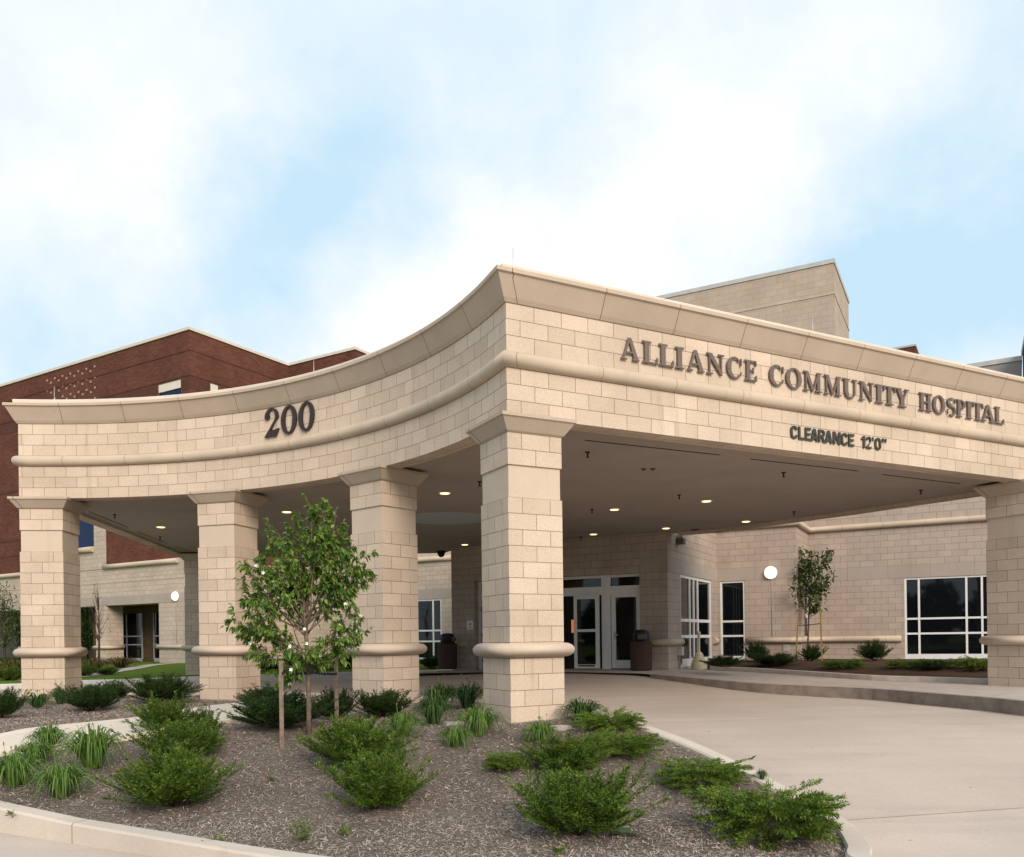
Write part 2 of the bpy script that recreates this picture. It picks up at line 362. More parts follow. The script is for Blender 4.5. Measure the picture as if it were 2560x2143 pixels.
# ------------------------------------------------------------------ ground heights
def sstep(x): x = min(1, max(0, x)); return x*x*(3-2*x)
def ramp_e(x, y): return sstep(1-math.hypot(x-1.5, y-23.2)/9)
def zd(x, y):
    Y = y-2.0*sstep((.5-x)/3) if y < 12 else y
    return float(np.interp(Y, [7.2, 11.5, 18, 22], [-.66, -.17, -.15, -.09]))+.24*ramp_e(x, y)
def gs(x, y): return .045+.135*ramp_e(x, y)
def bedz(x, y): return float(np.interp(y, [6.4, 7.6, 8.6, 9.5, 10.35, 12.2], [-.52, -.47, -.30, -.12, .035, .04]))
def undul(x, y): return .018*math.sin(1.7*x+.6)*math.sin(1.3*y+.4)+.008*math.sin(5.1*x+y)*math.sin(4.3*y-x)
def mulz(x, y): return bedz(x, y)-.04+undul(x, y)
def hit(x, y, fn=mulz):
    r = rayd(x, y); T = 2.0; st = .05
    while T < 60:
        if HC+r.z*T <= fn(r.x*T, T): break
        T += st
    a, b = T-st, T
    for _ in range(25):
        m = (a+b)/2
        if HC+r.z*m <= fn(r.x*m, m): b = m
        else: a = m
    return (r.x*b, b)
def inpoly(x, y, P):
    c = False; j = len(P)-1
    for i in range(len(P)):
        if (P[i][1] > y) != (P[j][1] > y) and x < (P[j][0]-P[i][0])*(y-P[i][1])/(P[j][1]-P[i][1])+P[i][0]: c = not c
        j = i
    return c
def smooth_path(P, n=6):
    out = []
    for i in range(len(P)-1):
        p0, p1, p2, p3 = P[max(i-1, 0)], P[i], P[i+1], P[min(i+2, len(P)-1)]
        for k in range(n):
            u = k/n
            out.append(tuple(.5*((2*p1[a])+(-p0[a]+p2[a])*u+(2*p0[a]-5*p1[a]+4*p2[a]-p3[a])*u*u+(-p0[a]+3*p1[a]-3*p2[a]+p3[a])*u**3) for a in (0, 1)))
    out.append(P[-1]); return out
def surface(name, poly, fn, mat, h=.5, z_off=0, label=None, cat=None, kind='structure'):
    """polygon filled by a grid that follows a height function"""
    bm = bmesh.new(); vs = [bm.verts.new((p[0], p[1], 0)) for p in poly]; bm.faces.new(vs)
    xs = [p[0] for p in poly]; ys = [p[1] for p in poly]
    for ax, lo, hi in ((0, min(xs), max(xs)), (1, min(ys), max(ys))):
        q = math.floor(lo/h)*h+h
        while q < hi:
            co = [0, 0, 0]; no = [0, 0, 0]; co[ax] = q; no[ax] = 1
            bmesh.ops.bisect_plane(bm, geom=bm.verts[:]+bm.edges[:]+bm.faces[:], plane_co=co, plane_no=no); q += h
    bmesh.ops.triangulate(bm, faces=[f for f in bm.faces if len(f.verts) > 4])
    for v in bm.verts: v.co.z = fn(v.co.x, v.co.y)+z_off
    for f in bm.faces:
        f.smooth = True
        if f.normal.z < 0: f.normal_flip()
    me = bpy.data.meshes.new(name); bm.to_mesh(me); bm.free(); me.materials.append(mat)
    o = bpy.data.objects.new(name, me); COL.objects.link(o); return tag(o, label, cat, None, kind)

# ground sheet to the horizon, driveway
def terr(x, y):
    k = sstep((max(abs(x), abs(y-10))-30)/30)
    return (zd(x, y)-.06)*(1-k)-.06*k
g = MB(); ring = [-700, -200, -80, -45]+list(range(-38, 45, 2))+[60, 100, 200, 700]
for i in range(len(ring)-1):
    for j in range(len(ring)-1):
        a, b, c, e = ring[i], ring[i+1], ring[j], ring[j+1]
        g.poly([(x, y, terr(x, y)) for x, y in ((a, c), (b, c), (b, e), (a, e))])
tag(g.build('ground', m_grass, weld=True), kind='structure')
surface('driveway', [(-38, -14), (30, -14), (30, 20), (24, 24), (8, 30), (-14, 30), (-38, 25)], zd, m_drive, .75)

# ------------------------------------------------------------------ canopy geometry (plan)
Wp = .788
PIL = {'c': (-.027, 10.543, .4805), '3': (-2.087, 13.62, .8685), '2': (-5.102, 15.542, 1.2908), '1': (-8.572, 16.111, 1.6743)}
def rd(a): return Vector((math.cos(a), math.sin(a)))
def ld(a): return Vector((-math.sin(a), math.cos(a)))
Fp = {k: Vector(v[:2]) for k, v in PIL.items()}
Mid = {k: Fp[k]+ld(PIL[k][2])*Wp/2 for k in PIL}
# circle through the pillar faces (least squares)
A_ = np.array([[2*Mid[k].x, 2*Mid[k].y, 1] for k in 'c321']); b_ = np.array([Mid[k].x**2+Mid[k].y**2 for k in 'c321'])
sol = np.linalg.lstsq(A_, b_, rcond=None)[0]; CC = Vector((sol[0], sol[1])); RR = math.sqrt(sol[2]+sol[0]**2+sol[1]**2)
TH = PIL['c'][2]; LR = 10.775
c0 = Fp['c']; a0 = math.atan2(c0.y-CC.y, c0.x-CC.x)
endL = Fp['1']+ld(PIL['1'][2])*Wp; a1 = math.atan2(endL.y-CC.y, endL.x-CC.x)
R0_, R1_ = (c0-CC).length, (endL-CC).length
NA = 48
arc = []
for i in range(NA+1):
    q = i/NA; A = a0+(a1-a0)*q; r = R0_*(1-q)**4+R1_*q**4+RR*(1-(1-q)**4-q**4)
    arc.append((CC.x+r*math.cos(A), CC.y+r*math.sin(A)))
fr = [tuple(c0+rd(TH)*s) for s in (LR+Wp,)]
rightside = [(9.75, 17.15), (8.0, 19.75), (5.7, 22.72), (4.72, 23.25)]
leftside = [(-9.62, 18.4), (-10.2, 22.9), (-10.95, 28.3)]
outer = [fr[0]]+[tuple(c0)]+arc[1:]+leftside                     # right end -> corner -> arc -> left side; outward is on the left of travel
outer_all = list(reversed(rightside))+outer
FRN = Frame(c0, TH)                                                   # front fascia plane, s runs to the right
ZB, ZT = 19*C, 26*C

# ------------------------------------------------------------------ canopy
can = empty('entrance_canopy', (4, 18, 0), 0, 'large pale block entrance canopy with curved left face, standing on five square pillars', 'canopy')
def child(mb, name, mat, par=can, **k):
    o = mb.build(name, mat, par, **k); o.matrix_parent_inverse = Matrix.Translation(-Vector(par.location)) if par.rotation_euler.z == 0 else par.matrix_world.inverted()
    return o
mb = MB()
k22, k23 = 22*C, 23*C
def fasc(path, u0, flip=1):
    P = path
    mb.wall(P, ZB, k22, u0, dv=C); mb.wall(P, k22, ZT, u0)
fpath = [tuple(c0), fr[0]]
mb.wall(fpath, ZB, k22, 0, dv=C); mb.wall(fpath, k22, ZT+.05, 0)
mb.wall(arc, ZB, k22, 0, dv=C); mb.wall(arc, k22, ZT+.05, 0)
lp = [arc[-1]]+leftside; mb.wall(lp, ZB, k22, 0, dv=C); mb.wall(lp, k22, ZT+.05, 0)
rp_ = [fr[0]]+rightside; mb.wall(rp_, ZB, k22, 0, dv=C); mb.wall(rp_, k22, ZT+.05, 0)
# underside ledge and the inner return of the fascia beam
mb.sweep(outer_all, [(0, ZB), (-.3, ZB), (-.3, ZB+.10)], side=-1, caps=False)
child(mb, 'fascia', m_block)
def halfround(r, zc, out=.03, n=10, sq=1.0):
    return [(-.01, zc-r)]+[(out+r*sq*math.cos(-math.pi/2+math.pi*i/n), zc+r*math.sin(-math.pi/2+math.pi*i/n)) for i in range(n+1)]+[(-.01, zc+r)]
mb = MB(); mb.sweep(outer_all, halfround(.098, k22+C/2, .005, sq=.9), side=-1, smooth=True); child(mb, 'bullnose_band', m_band)
mb = MB(); mb.sweep(outer_all, [(-.02, ZT), (.015, ZT), (.05, ZT+.05), (.165, ZT+.285), (.195, ZT+.30), (.195, ZT+.35), (.0, ZT+.35)], side=-1); child(mb, 'cornice', m_corn)
mb = MB(); mb.sweep(outer_all, [(.0, ZT+.35), (.06, ZT+.352), (.07, ZT+.44), (.055, ZT+.452), (-.25, ZT+.452), (-.25, ZT+.3)], side=-1); child(mb, 'coping', m_cop)
# soffit and roof deck
soff = [Vector(p) for p in outer_all]+[Vector((-2.2, 27.7)), Vector((-1.6, 26.3)), Vector((4.3, 23.2))]
ZS = ZB+.06
bm = bmesh.new(); bm.faces.new([bm.verts.new((p.x, p.y, ZS)) for p in soff]); bmesh.ops.triangulate(bm, faces=bm.faces[:])
me = bpy.data.meshes.new('soffit'); bm.to_mesh(me); bm.free(); me.materials.append(m_soff)
so = bpy.data.objects.new('soffit', me); COL.objects.link(so); so.parent = can; so.matrix_parent_inverse = Matrix.Translation(-Vector(can.location))
bm = bmesh.new(); bm.faces.new([bm.verts.new((p.x, p.y, ZT+.2)) for p in soff]); bmesh.ops.triangulate(bm, faces=bm.faces[:])
me = bpy.data.meshes.new('roof_deck'); bm.to_mesh(me); bm.free(); me.materials.append(m_cop)
so = bpy.data.objects.new('roof_deck', me); COL.objects.link(so); so.parent = can; so.matrix_parent_inverse = Matrix.Translation(-Vector(can.location))
def on_soffit(x, y, z=ZS):
    r = rayd(x, y); T = (z-HC)/r.z; return Vector((r.x*T, T, z))
# round disc recess
p = on_soffit(1118, 1296); mb = MB(); n = 48
mb.lathe([(1.0, 0), (1.0, -.012), (.97, -.014)], n, (p.x, p.y, ZS-.0)); child(mb, 'ceiling_disc', m_dish)
# linear slots
for (xa, ya, xb, yb) in [(1463, 1100, 1800, 1137), (1876, 1147, 2146, 1177), (2207, 1186, 2400, 1209), (222, 1279, 318, 1317.5), (343, 1329, 417, 1358), (437, 1365.5, 488, 1384)]:
    a = on_soffit(xa, ya); b = on_soffit(xb, yb); d = (b-a).normalized(); nrm = Vector((-d.y, d.x, 0))*.007; mb = MB()
    q = [a-nrm, b-nrm, b+nrm, a+nrm]; mb.prism([(v.x, v.y) for v in q], ZS-.012, ZS-.001); child(mb, 'vent_slot', m_slot)

def pillar(F0, a, lab, zb=-.3, w=Wp, inner=False):
    r, l = rd(a), ld(a); F0 = Vector(F0)
    sq = [F0, F0+r*w, F0+r*w+l*w, F0+l*w]; sq = [tuple(p) for p in sq]
    ins = .018; c = (Vector(sq[0])+Vector(sq[2]))/2
    sq2 = [tuple(c+(Vector(p)-c)*(1-2*ins/w)) for p in sq]
    mb = MB()
    # shaft, every face starting with a whole or a half block at its corner
    for z0, z1 in ((zb, 14*C), (16*C, 18*C)):
        for i in range(4):
            mb.wall([sq[i], sq[(i+1) % 4]], z0, z1, .0, dv=C+4*C)
        mb.flat(sq, z1); mb.flat(sq[::-1], z0)
    o = child(mb, 'pillar', m_block); tag(o, lab)
    def sub(mb, nm, mat):
        s = mb.build(nm, mat, o); s.matrix_parent_inverse = (Matrix.Translation(-Vector(can.location)) @ Matrix.Identity(4)).copy()
        s.matrix_parent_inverse = Matrix.Identity(4); return s
    mb = MB(); mb.wall(sq2, 14*C, 16*C, 0, True); sub(mb, 'smooth_block', m_pband)
    mb = MB(); mb.sweep(sq, halfround(.090, 4.5*C, .012), side=1, closed=True, smooth=True); sub(mb, 'bullnose_band', m_pband)
    z = 18*C
    mb = MB(); mb.sweep(sq, [(-.02, z), (.005, z), (.03, z+.02), (.125, z+C-.045), (.148, z+C-.03), (.148, z+C+.012), (-.02, z+C+.012)], side=1, closed=True); sub(mb, 'capital', m_corn)
    return o
pillar(Fp['c'], PIL['c'][2], 'nearest corner pillar, under the point of the canopy')
pillar(Fp['3'], PIL['3'][2], 'second pillar of the curve, right of the small tree')
pillar(Fp['2'], PIL['2'][2], 'third pillar of the curve, left of the small tree')
pillar(Fp['1'], PIL['1'][2], 'leftmost pillar, at the end of the curve')
pillar(c0+rd(TH)*LR, TH, 'pillar at the right edge, beside the sidewalk')
pillar((-9.52, 26.6), 1.68, 'far shaded pillar at the back of the canopy')

# ------------------------------------------------------------------ letters
def glyph(ch, serif=True):
    """list of polygons in a unit box (0..1, 0..1) ; curved shapes are quads strips"""
    P = []
    R = lambda x0, y0, x1, y1: P.append([(x0, y0), (x1, y0), (x1, y1), (x0, y1)])
    def ringp(cx, cy, rx, ry, ix, iy, a0=0, a1=360, n=28, ox=0):
        for i in range(n):
            A = R_(a0+(a1-a0)*i/n); B = R_(a0+(a1-a0)*(i+1)/n)
            P.append([(cx+rx*math.cos(A), cy+ry*math.sin(A)), (cx+rx*math.cos(B), cy+ry*math.sin(B)),
                      (cx+ox+ix*math.cos(B), cy+iy*math.sin(B)), (cx+ox+ix*math.cos(A), cy+iy*math.sin(A))])
    t = .07
    if serif:
        if ch == 'A':
            P.append([(.40, 1), (.56, 1), (.96, .04), (.72, .04)]); P.append([(.40, 1), (.50, .88), (.17, .04), (.07, .04)])
            R(.25, .30, .68, .37); R(0, 0, .32, t); R(.62, 0, 1, t)
        elif ch == 'L':
            R(.14, 0, .44, 1); R(0, .93, .58, 1); R(0, 0, .95, t); P.append([(.84, 0), (1, 0), (1, .30), (.93, .30)])
        elif ch == 'I': R(.25, 0, .75, 1); R(0, .93, 1, 1); R(0, 0, 1, t)
        elif ch == 'N':
            R(.13, 0, .21, 1); R(.80, .0, .88, 1); P.append([(.02, 1), (.28, 1), (.88, .0), (.80, 0)]); P.append([(.13, .95), (.30, 1), (.88, .12), (.86, 0)])
            R(0, 0, .34, t); R(.66, .93, 1, 1); R(0, .93, .2, 1)
        elif ch == 'C':
            ringp(.52, .5, .52, .53, .30, .45, 42, 318, 26, .06); P.append([(.92, .64), (1, .64), (1, .98), (.94, .98)]); P.append([(.88, .1), (.96, .2), (1, .33), (.96, .33)])
        elif ch == 'E':
            R(.14, 0, .44, 1); R(0, .93, .95, 1); R(0, 0, .95, t); R(.4, .47, .72, .54); R(.68, .36, .74, .66)
            P.append([(.84, 0), (1, 0), (1, .28), (.93, .28)]); P.append([(.84, 1), (.97, 1), (.97, .74), (.90, .74)])
        elif ch == 'O': ringp(.5, .5, .5, .53, .27, .46)
        elif ch == 'M':
            R(.10, 0, .17, 1); R(.74, 0, .91, 1); P.append([(.06, 1), (.25, 1), (.56, .1), (.46, 0)]); P.append([(.80, 1), (.90, 1), (.53, 0), (.46, 0)])
            R(0, 0, .28, t); R(.64, 0, 1, t); R(0, .93, .16, 1); R(.84, .93, 1, 1)
        elif ch == 'U':
            R(.13, .3, .37, 1); R(.80, .3, .88, 1); R(0, .93, .50, 1); R(.68, .93, 1, 1); ringp(.505, .32, .375, .34, .295, .25, 180, 360, 16)
            P.append([(.13, .32), (.37, .32), (.42, .12), (.25, .05)])
        elif ch == 'T':
            R(.36, 0, .64, 1); R(.05, .93, .95, 1); R(.2, 0, .8, t); P.append([(0, .70), (.06, .70), (.16, 1), (.03, 1)]); P.append([(1, .70), (.94, .70), (.84, 1), (.97, 1)])
        elif ch == 'Y':
            R(.38, 0, .64, .46); R(.22, 0, .8, t); P.append([(.07, 1), (.34, 1), (.64, .42), (.38, .42)]); P.append([(.82, 1), (.92, 1), (.62, .42), (.54, .42)])
            R(0, .93, .44, 1); R(.68, .93, 1, 1)
        elif ch == 'H':
            R(.12, 0, .34, 1); R(.66, 0, .88, 1); R(.3, .46, .7, .54); R(0, 0, .46, t); R(.54, 0, 1, t); R(0, .93, .46, 1); R(.54, .93, 1, 1)
        elif ch == 'S':
            ringp(.5, .74, .47, .28, .26, .20, 60, 250, 16); ringp(.5, .27, .50, .30, .28, .20, -120, 72, 16)
            P.append([(.06, .86), (.16, .62), (.95, .32), (.82, .12)][0:2]+[(.10, .62), (.06, .7)]) if False else None
            P.append([(.14, .60), (.46, .46), (.56, .60), (.30, .72)]); P.append([(.44, .46), (.84, .42), (.62, .52), (.5, .58)])
            P.append([(.84, .70), (.90, .70), (.90, 1), (.80, .96)]); P.append([(.04, .02), (.12, .06), (.10, .34), (.02, .34)])
        elif ch == 'P':
            R(.14, 0, .42, 1); R(0, 0, .58, t); R(0, .93, .5, 1); ringp(.46, .735, .54, .265, .26, .19, -90, 90, 16)
        elif ch == '2':
            ringp(.46, .70, .46, .30, .22, .24, -20, 165, 18, .03); P.append([(.93, .72), (.70, .60), (.02, .0), (.34, .14)]); P.append([(.0, 0), (.80, 0), (.98, .26), (.90, .26), (.20, .17)])
            ringp(.17, .72, .16, .12, .001, .001)
        elif ch == '0': ringp(.5, .5, .5, .51, .24, .43)
    else:
        w = .27
        if ch == 'C': ringp(.5, .66, .5, .34, .23, .19, 10, 180, 12); ringp(.5, .34, .5, .34, .23, .19, 180, 350, 12); R(0, .34, .27, .66)
        elif ch == 'L': R(0, 0, .3, 1); R(.3, 0, 1, .17)
        elif ch == 'E': R(0, 0, .3, 1); R(.3, 0, 1, .17); R(.3, .83, 1, 1); R(.3, .42, .9, .58)
        elif ch == 'A': P += [[(.34, 1), (.66, 1), (.5, .78)], [(.0, 0), (.27, 0), (.58, 1), (.34, 1)], [(1, 0), (.73, 0), (.42, 1), (.66, 1)]]; R(.25, .18, .75, .34)
        elif ch == 'R': R(0, 0, .28, 1); R(.28, .84, .55, 1); R(.28, .42, .55, .58); ringp(.55, .71, .42, .29, .16, .13, -90, 90, 12); P.append([(.42, .46), (.7, .46), (1, 0), (.7, 0)])
        elif ch == 'N': R(0, 0, .27, 1); R(.73, 0, 1, 1); P.append([(.0, 1), (.27, 1), (1, 0), (.73, 0)])
        elif ch == '1': R(.45, 0, .9, 1); P.append([(.05, .78), (.05, .66), (.5, .72), (.5, .98)])
        elif ch == '2': ringp(.5, .70, .48, .30, .2, .15, -25, 175, 14); P.append([(.95, .62), (.72, .50), (0, .14), (.22, .0)]); R(0, 0, 1, .17)
        elif ch == '0': ringp(.5, .66, .5, .34, .22, .19, 0, 180, 14); ringp(.5, .34, .5, .34, .22, .19, 180, 360, 14); R(0, .34, .28, .66); R(.72, .34, 1, .66)
        elif ch == "'": P.append([(.2, 1), (.8, 1), (.65, .68), (.35, .68)])
        elif ch == '"': P += [[(.0, 1), (.38, 1), (.30, .68), (.1, .68)], [(.62, 1), (1, 1), (.9, .68), (.72, .68)]]
    return P
def letter(fr_, ch, s0, s1, z0, z1, d0, th, mat, par, serif=True, slant=0, name='letter'):
    mb = MB()
    for i, pl in enumerate(glyph(ch, serif)):
        dd = d0+th+.0009*(i % 7)
        Q = [(s0+(s1-s0)*(x+slant*y), z0+(z1-z0)*y) for x, y in pl]
        f = [fr_.pt(S, dd, z) for S, z in Q]; b = [fr_.pt(S, d0, z) for S, z in Q]
        mb.poly(f)
        for a in range(len(Q)): c = (a+1) % len(Q); mb.poly([b[a], b[c], f[c], f[a]])
    o = mb.build(name, mat, par); o.matrix_parent_inverse = Matrix.Translation(-Vector(par.location))
    return o
def z1x(x): return x/2.93+1160
def z2x(x): return x/2.763+1800
LET = [('A', z1x(1137), z1x(1277)), ('L', z1x(1293), z1x(1413)), ('L', z1x(1415), z1x(1528)), ('I', z1x(1535), z1x(1603)), ('A', z1x(1620), z1x(1752)), ('N', z1x(1762), z1x(1897)),
       ('C', z2x(32), z2x(140)), ('E', z2x(157), z2x(243)), ('C', z2x(325), z2x(428)), ('O', z2x(440), z2x(553)), ('M', z2x(560), z2x(692)), ('M', z2x(703), z2x(825)), ('U', z2x(830), z2x(935)),
       ('N', z2x(945), z2x(1048)), ('I', z2x(1057), z2x(1113)), ('T', z2x(1112), z2x(1200)), ('Y', z2x(1195), z2x(1292)), ('H', z2x(1357), z2x(1450)), ('O', z2x(1452), z2x(1540)),
       ('S', z2x(1550), z2x(1615)), ('P', z2x(1616), z2x(1682)), ('I', z2x(1682), z2x(1728)), ('T', z2x(1728), z2x(1803)), ('A', z2x(1788), z2x(1883)), ('L', z2x(1880), z2x(1945))]
def ybase(x, a, b): return a[1]+(b[1]-a[1])*(x-a[0])/(b[0]-a[0])
sgn = empty('sign_lettering', FRN.pt(5, .05, 4.8), 0, 'raised brown serif letters reading ALLIANCE COMMUNITY HOSPITAL on the front fascia', 'sign')
SZ0, SZ1 = FRN.px(1575, 904)[1], FRN.px(1575, 846)[1]
EZ0, EZ1 = FRN.px(2487, 1060)[1], FRN.px(2487, 1020)[1]
for ch, xa, xb in LET:
    xm = (xa+xb)/2; s0 = FRN.px(xa, 900)[0]; s1 = FRN.px(xb, 900)[0]; w_ = s1-s0; s0 += .03*w_; s1 -= .03*w_
    letter(FRN, ch, s0, s1, 4.81, 5.11, .02, .02, m_letter, sgn)
CLR = [('C', 482, 530), ('L', 537, 578), ('E', 582, 622), ('A', 621, 670), ('R', 673, 720), ('A', 719, 769), ('N', 775, 826), ('C', 830, 876), ('E', 881, 920), ('1', 968, 998), ('2', 1003, 1038), ("'", 1044, 1057), ('0', 1062, 1105), ('"', 1113, 1143)]
clr = empty('sign_lettering', FRN.pt(5.5, .05, 4.1), 0, "small dark sans-serif letters reading CLEARANCE 12'0\" below the long band", 'sign')
for ch, xa, xb in CLR:
    s0 = FRN.px(z2x(xa), 1100)[0]; s1 = FRN.px(z2x(xb), 1100)[0]
    letter(FRN, ch, s0, s1, 4.05, 4.245, .012, .014, m_lettd, clr, False)
# street number on the curved wall
def on_arc(x, y):
    r = rayd(x, y); best = None
    for i in range(NA):
        a, b = Vector(arc[i]), Vector(arc[i+1]); d = b-a; r2 = Vector((r.x, r.y)); den = r2.x*d.y-r2.y*d.x
        if abs(den) < 1e-9: continue
        T = (a.x*d.y-a.y*d.x)/den; u = (r2*T-a).dot(d)/d.dot(d)
        if 0 <= u <= 1 and T > 0: best = (r2*T, math.atan2(-d.y, -d.x), HC+r.z*T)
    return best
num = empty('street_number', (*on_arc(726, 1046)[0], 4.8), 0, 'large dark brown numerals reading 200 on the curved fascia', 'sign')
for ch, xa, xb, yt, yb in (('2', 664, 701, 1021, 1093), ('0', 705, 744, 1014.5, 1085.5), ('0', 748.5, 788, 1005, 1078)):
    xm, ym = (xa+xb)/2, (yt+yb)/2; q, ang, zm = on_arc(xm, ym); fr_ = Frame(q, ang)
    s0, s1 = fr_.px(xa, ym)[0], fr_.px(xb, ym)[0]; z0, z1 = fr_.px(xm, yb)[1], fr_.px(xm, yt)[1]
    letter(fr_, ch, s0, s1, z0, z1, .015, .022, m_num, num, True, .04, 'numeral')

# ------------------------------------------------------------------ small things under the canopy
dl = [(1112, 1232, 'recessed ceiling downlight between the second and the corner pillar, glowing amber'), (717, 1279, 'recessed downlight just above the small tree crown'),
      (402, 1317, 'recessed downlight between the two leftmost pillars'), (1536, 1273, 'recessed downlight in the middle of the soffit, right of the corner pillar'),
      (1766, 1252, 'largest glowing downlight in the middle of the open soffit'), (1483.5, 1335, 'recessed downlight nearest above the entrance doors'),
      (1665, 1320, 'recessed downlight beside the ceiling speaker near the wall corner'), (1865, 1303, 'recessed downlight near the right soffit edge, above the round wall lamp'),
      (1162, 1361, 'recessed downlight above the entrance pier, left of the corner pillar')]
proto = None
def dup(root, loc, rz=0, label=None, group=None, scale=None):
    r = root.copy(); COL.objects.link(r); r.location = loc; r.rotation_euler.z = rz
    if scale is not None: r.scale = scale
    if label: r['label'] = label
    if group: r['group'] = group
    for ch in list(root.children):
        c = ch.copy(); COL.objects.link(c); c.parent = r
        for gg in ch.children:
            d_ = gg.copy(); COL.objects.link(d_); d_.parent = c
    return r
for x, y, lab in dl:
    p = on_soffit(x, y)
    if proto is None:
        proto = empty('downlight', p, 0, lab, 'ceiling light', 'recessed downlights in the canopy ceiling')
        mb = MB(); mb.lathe([(.135, 0), (.135, -.012), (.105, -.014), (.10, -.004)], 20); mb.build('trim_ring', m_cop, proto)
        mb = MB(); mb.lathe([(.09, -.006), (.09, -.022), (.05, -.026)], 20); mb.build('lens', m_lamp, proto)
    else: dup(proto, p, 0, lab)
proto = None
for x, y, lab in [(1469, 1134, 'sprinkler head nearest the front fascia, right of the corner pillar'), (1959, 1185, 'sprinkler head below the word clearance near the front'), (1698, 1241, 'sprinkler head left of the largest downlight'),
                  (1480, 1277, 'sprinkler head left of the middle downlight'), (2302, 1229, 'sprinkler head nearest the right edge pillar'), (1985, 1283, 'sprinkler head near the right soffit edge above the wall sapling'),
                  (1199, 1208, 'sprinkler head just left of the corner pillar'), (287, 1290, 'sprinkler head beside the leftmost pillar capital'), (400, 1346, 'sprinkler head on the slot near the back edge at the left'), (1452, 1346, 'sprinkler head closest to the entrance wall')]:
    p = on_soffit(x, y-4)
    if proto is None:
        proto = empty('sprinkler_head', p, 0, lab, 'sprinkler', 'sprinkler heads in the canopy ceiling')
        mb = MB(); mb.lathe([(.04, 0), (.036, -.018), (.014, -.022), (.013, -.075)], 12); mb.build('escutcheon', m_iron, proto)
        mb = MB(); mb.lathe([(.01, -.07), (.026, -.083), (.026, -.088)], 10); mb.build('deflector', m_iron, proto)
    else: dup(proto, p, 0, lab)
p = on_soffit(1103, 1378); o = empty('security_camera', p, 0, 'dark dome camera hanging from the soffit above the entrance window', 'camera')
mb = MB(); mb.lathe([(.14, 0), (.15, -.03), (.13, -.07)], 16); mb.build('housing', m_iron, o)
mb = MB(); mb.lathe([(.12, -.07), (.11, -.13), (.07, -.18), (.01, -.20)], 16); mb.build('dome', m_glass, o)
p = on_soffit(1700, 1338); o = empty('ceiling_speaker', p, R_(-28), 'grey box speaker bracketed under the soffit at the wall corner', 'speaker')
mb = MB(); mb.box(-.09, .09, -.05, .05, -.10, 0); mb.build('bracket', m_box, o)
mb = MB(); mb.box(-.20, .13, -.13, .10, -.26, -.10); mb.build('case', plain('brown_case', (.14, .10, .08), .6), o)

for x, y, lab in [(1609, 1172, 'left one of the two small dark ceiling fittings behind the front fascia'), (1632, 1171.5, 'right one of the two small dark ceiling fittings behind the front fascia'), (1738, 1324, 'flat dark ceiling plate beside the corner speaker')]:
    p = on_soffit(x, y); o = empty('ceiling_fitting', p, 0, lab, 'ceiling fitting'); mb = MB(); w_ = .12 if x > 1700 else .045
    mb.lathe([(w_, 0), (w_*.9, -.02), (w_*.5, -.025)], 14); mb.build('cover_plate', m_slot, o); mb = MB(); mb.lathe([(.012, -.02), (.012, -.035)], 8); mb.build('screw', m_iron, o)

# ------------------------------------------------------------------ roof rods
proto = None
for x, yb, yt, lab in [(1297, 672, 650, 'thin lightning rod on the roof above the canopy corner'), (106, 1000, 968, 'thin lightning rod above the left end of the canopy'), (761, 935, 912, 'thin lightning rod in the middle of the curved parapet'), (2051, 838, 815, 'thin lightning rod below the pale tower')]:
    if x < 1200: q, _, _ = on_arc(x, yb); P = (q.x+.12, q.y+.2, ZT+.4)
    else: s = FRN.px(x, yb)[0]; P = FRN.pt(s, -.15, ZT+.4)
    if proto is None:
        proto = empty('lightning_rod', P, 0, lab, 'lightning rod', 'lightning rods along the canopy parapet')
        mb = MB(); mb.tube([(0, 0, 0), (0, 0, .38)], .006, .004, 6); mb.build('rod', m_rod, proto)
        mb = MB(); mb.lathe([(.02, 0), (.015, .14)], 8); mb.build('rod_base', m_rod, proto)
    else: dup(proto, P, 0, lab)

# ------------------------------------------------------------------ entrance block (right)
PHI = R_(-28.5); e1 = Vector((math.cos(PHI), math.sin(PHI))); e2 = Vector((-math.sin(PHI), math.cos(PHI)))
A = Vector((4.25, 22.9)); Bc = A+e2*5.163; Cc = Bc+e1*2.49; Dd = Cc+e2*2.23; Ee = A-e1*6.96; Ff = Dd+e1*11
FA = Frame(A, PHI); FB = Frame(Bc, PHI); FD = Frame(Dd, PHI)
FS = Frame(A, PHI+R_(90))         # side wall: travel runs away from the viewer, outward faces right
FC = Frame(Cc, PHI+R_(90))
eb = empty('entrance_building', (*A, 0), 0, 'pale block hospital entrance wing behind the canopy, with white doors and dark windows', 'building')
def ch2(mb, name, mat, par=eb, lab=None, **k):
    o = mb.build(name, mat, par, **k); o.matrix_parent_inverse = Matrix.Translation(-Vector(par.location)); return tag(o, lab)
def sub2(mb, name, mat, par):
    o = mb.build(name, mat, par); return o
ZR = 34*C; ZF = -.3
# openings: door opening in FA, window in side wall FS, narrow window in FB, large window in FD
dS0, dS1 = FA.px(1187, 1550)[0], FA.px(1600, 1550)[0]; dZ1 = FA.px(1500, 1437)[1]
sS0, sZ1 = FS.px(1701, 1440); sS1 = FS.px(1778, 1455)[0]; sZ1 = 14*C; wZ0 = .2
nS0, nS1 = FB.px(1801, 1550)[0], FB.px(1863, 1550)[0]
bS0 = FD.px(2262, 1560)[0]; bS1 = bS0+3.7
mb = MB()
eL = -6.96
FA.holes(mb, eL, 0, ZF, ZR, [(dS0, dS1, .0, dZ1, .35)], dv=C)
FS.holes(mb, 0, 5.163, ZF, ZR, [(sS0, sS1, wZ0, sZ1, .12)], dv=C)
FB.holes(mb, 0, 2.49, ZF, ZR, [(nS0, nS1, wZ0, sZ1, .12)], dv=C)
FC.holes(mb, 0, 2.23, ZF, ZR, [], dv=C)
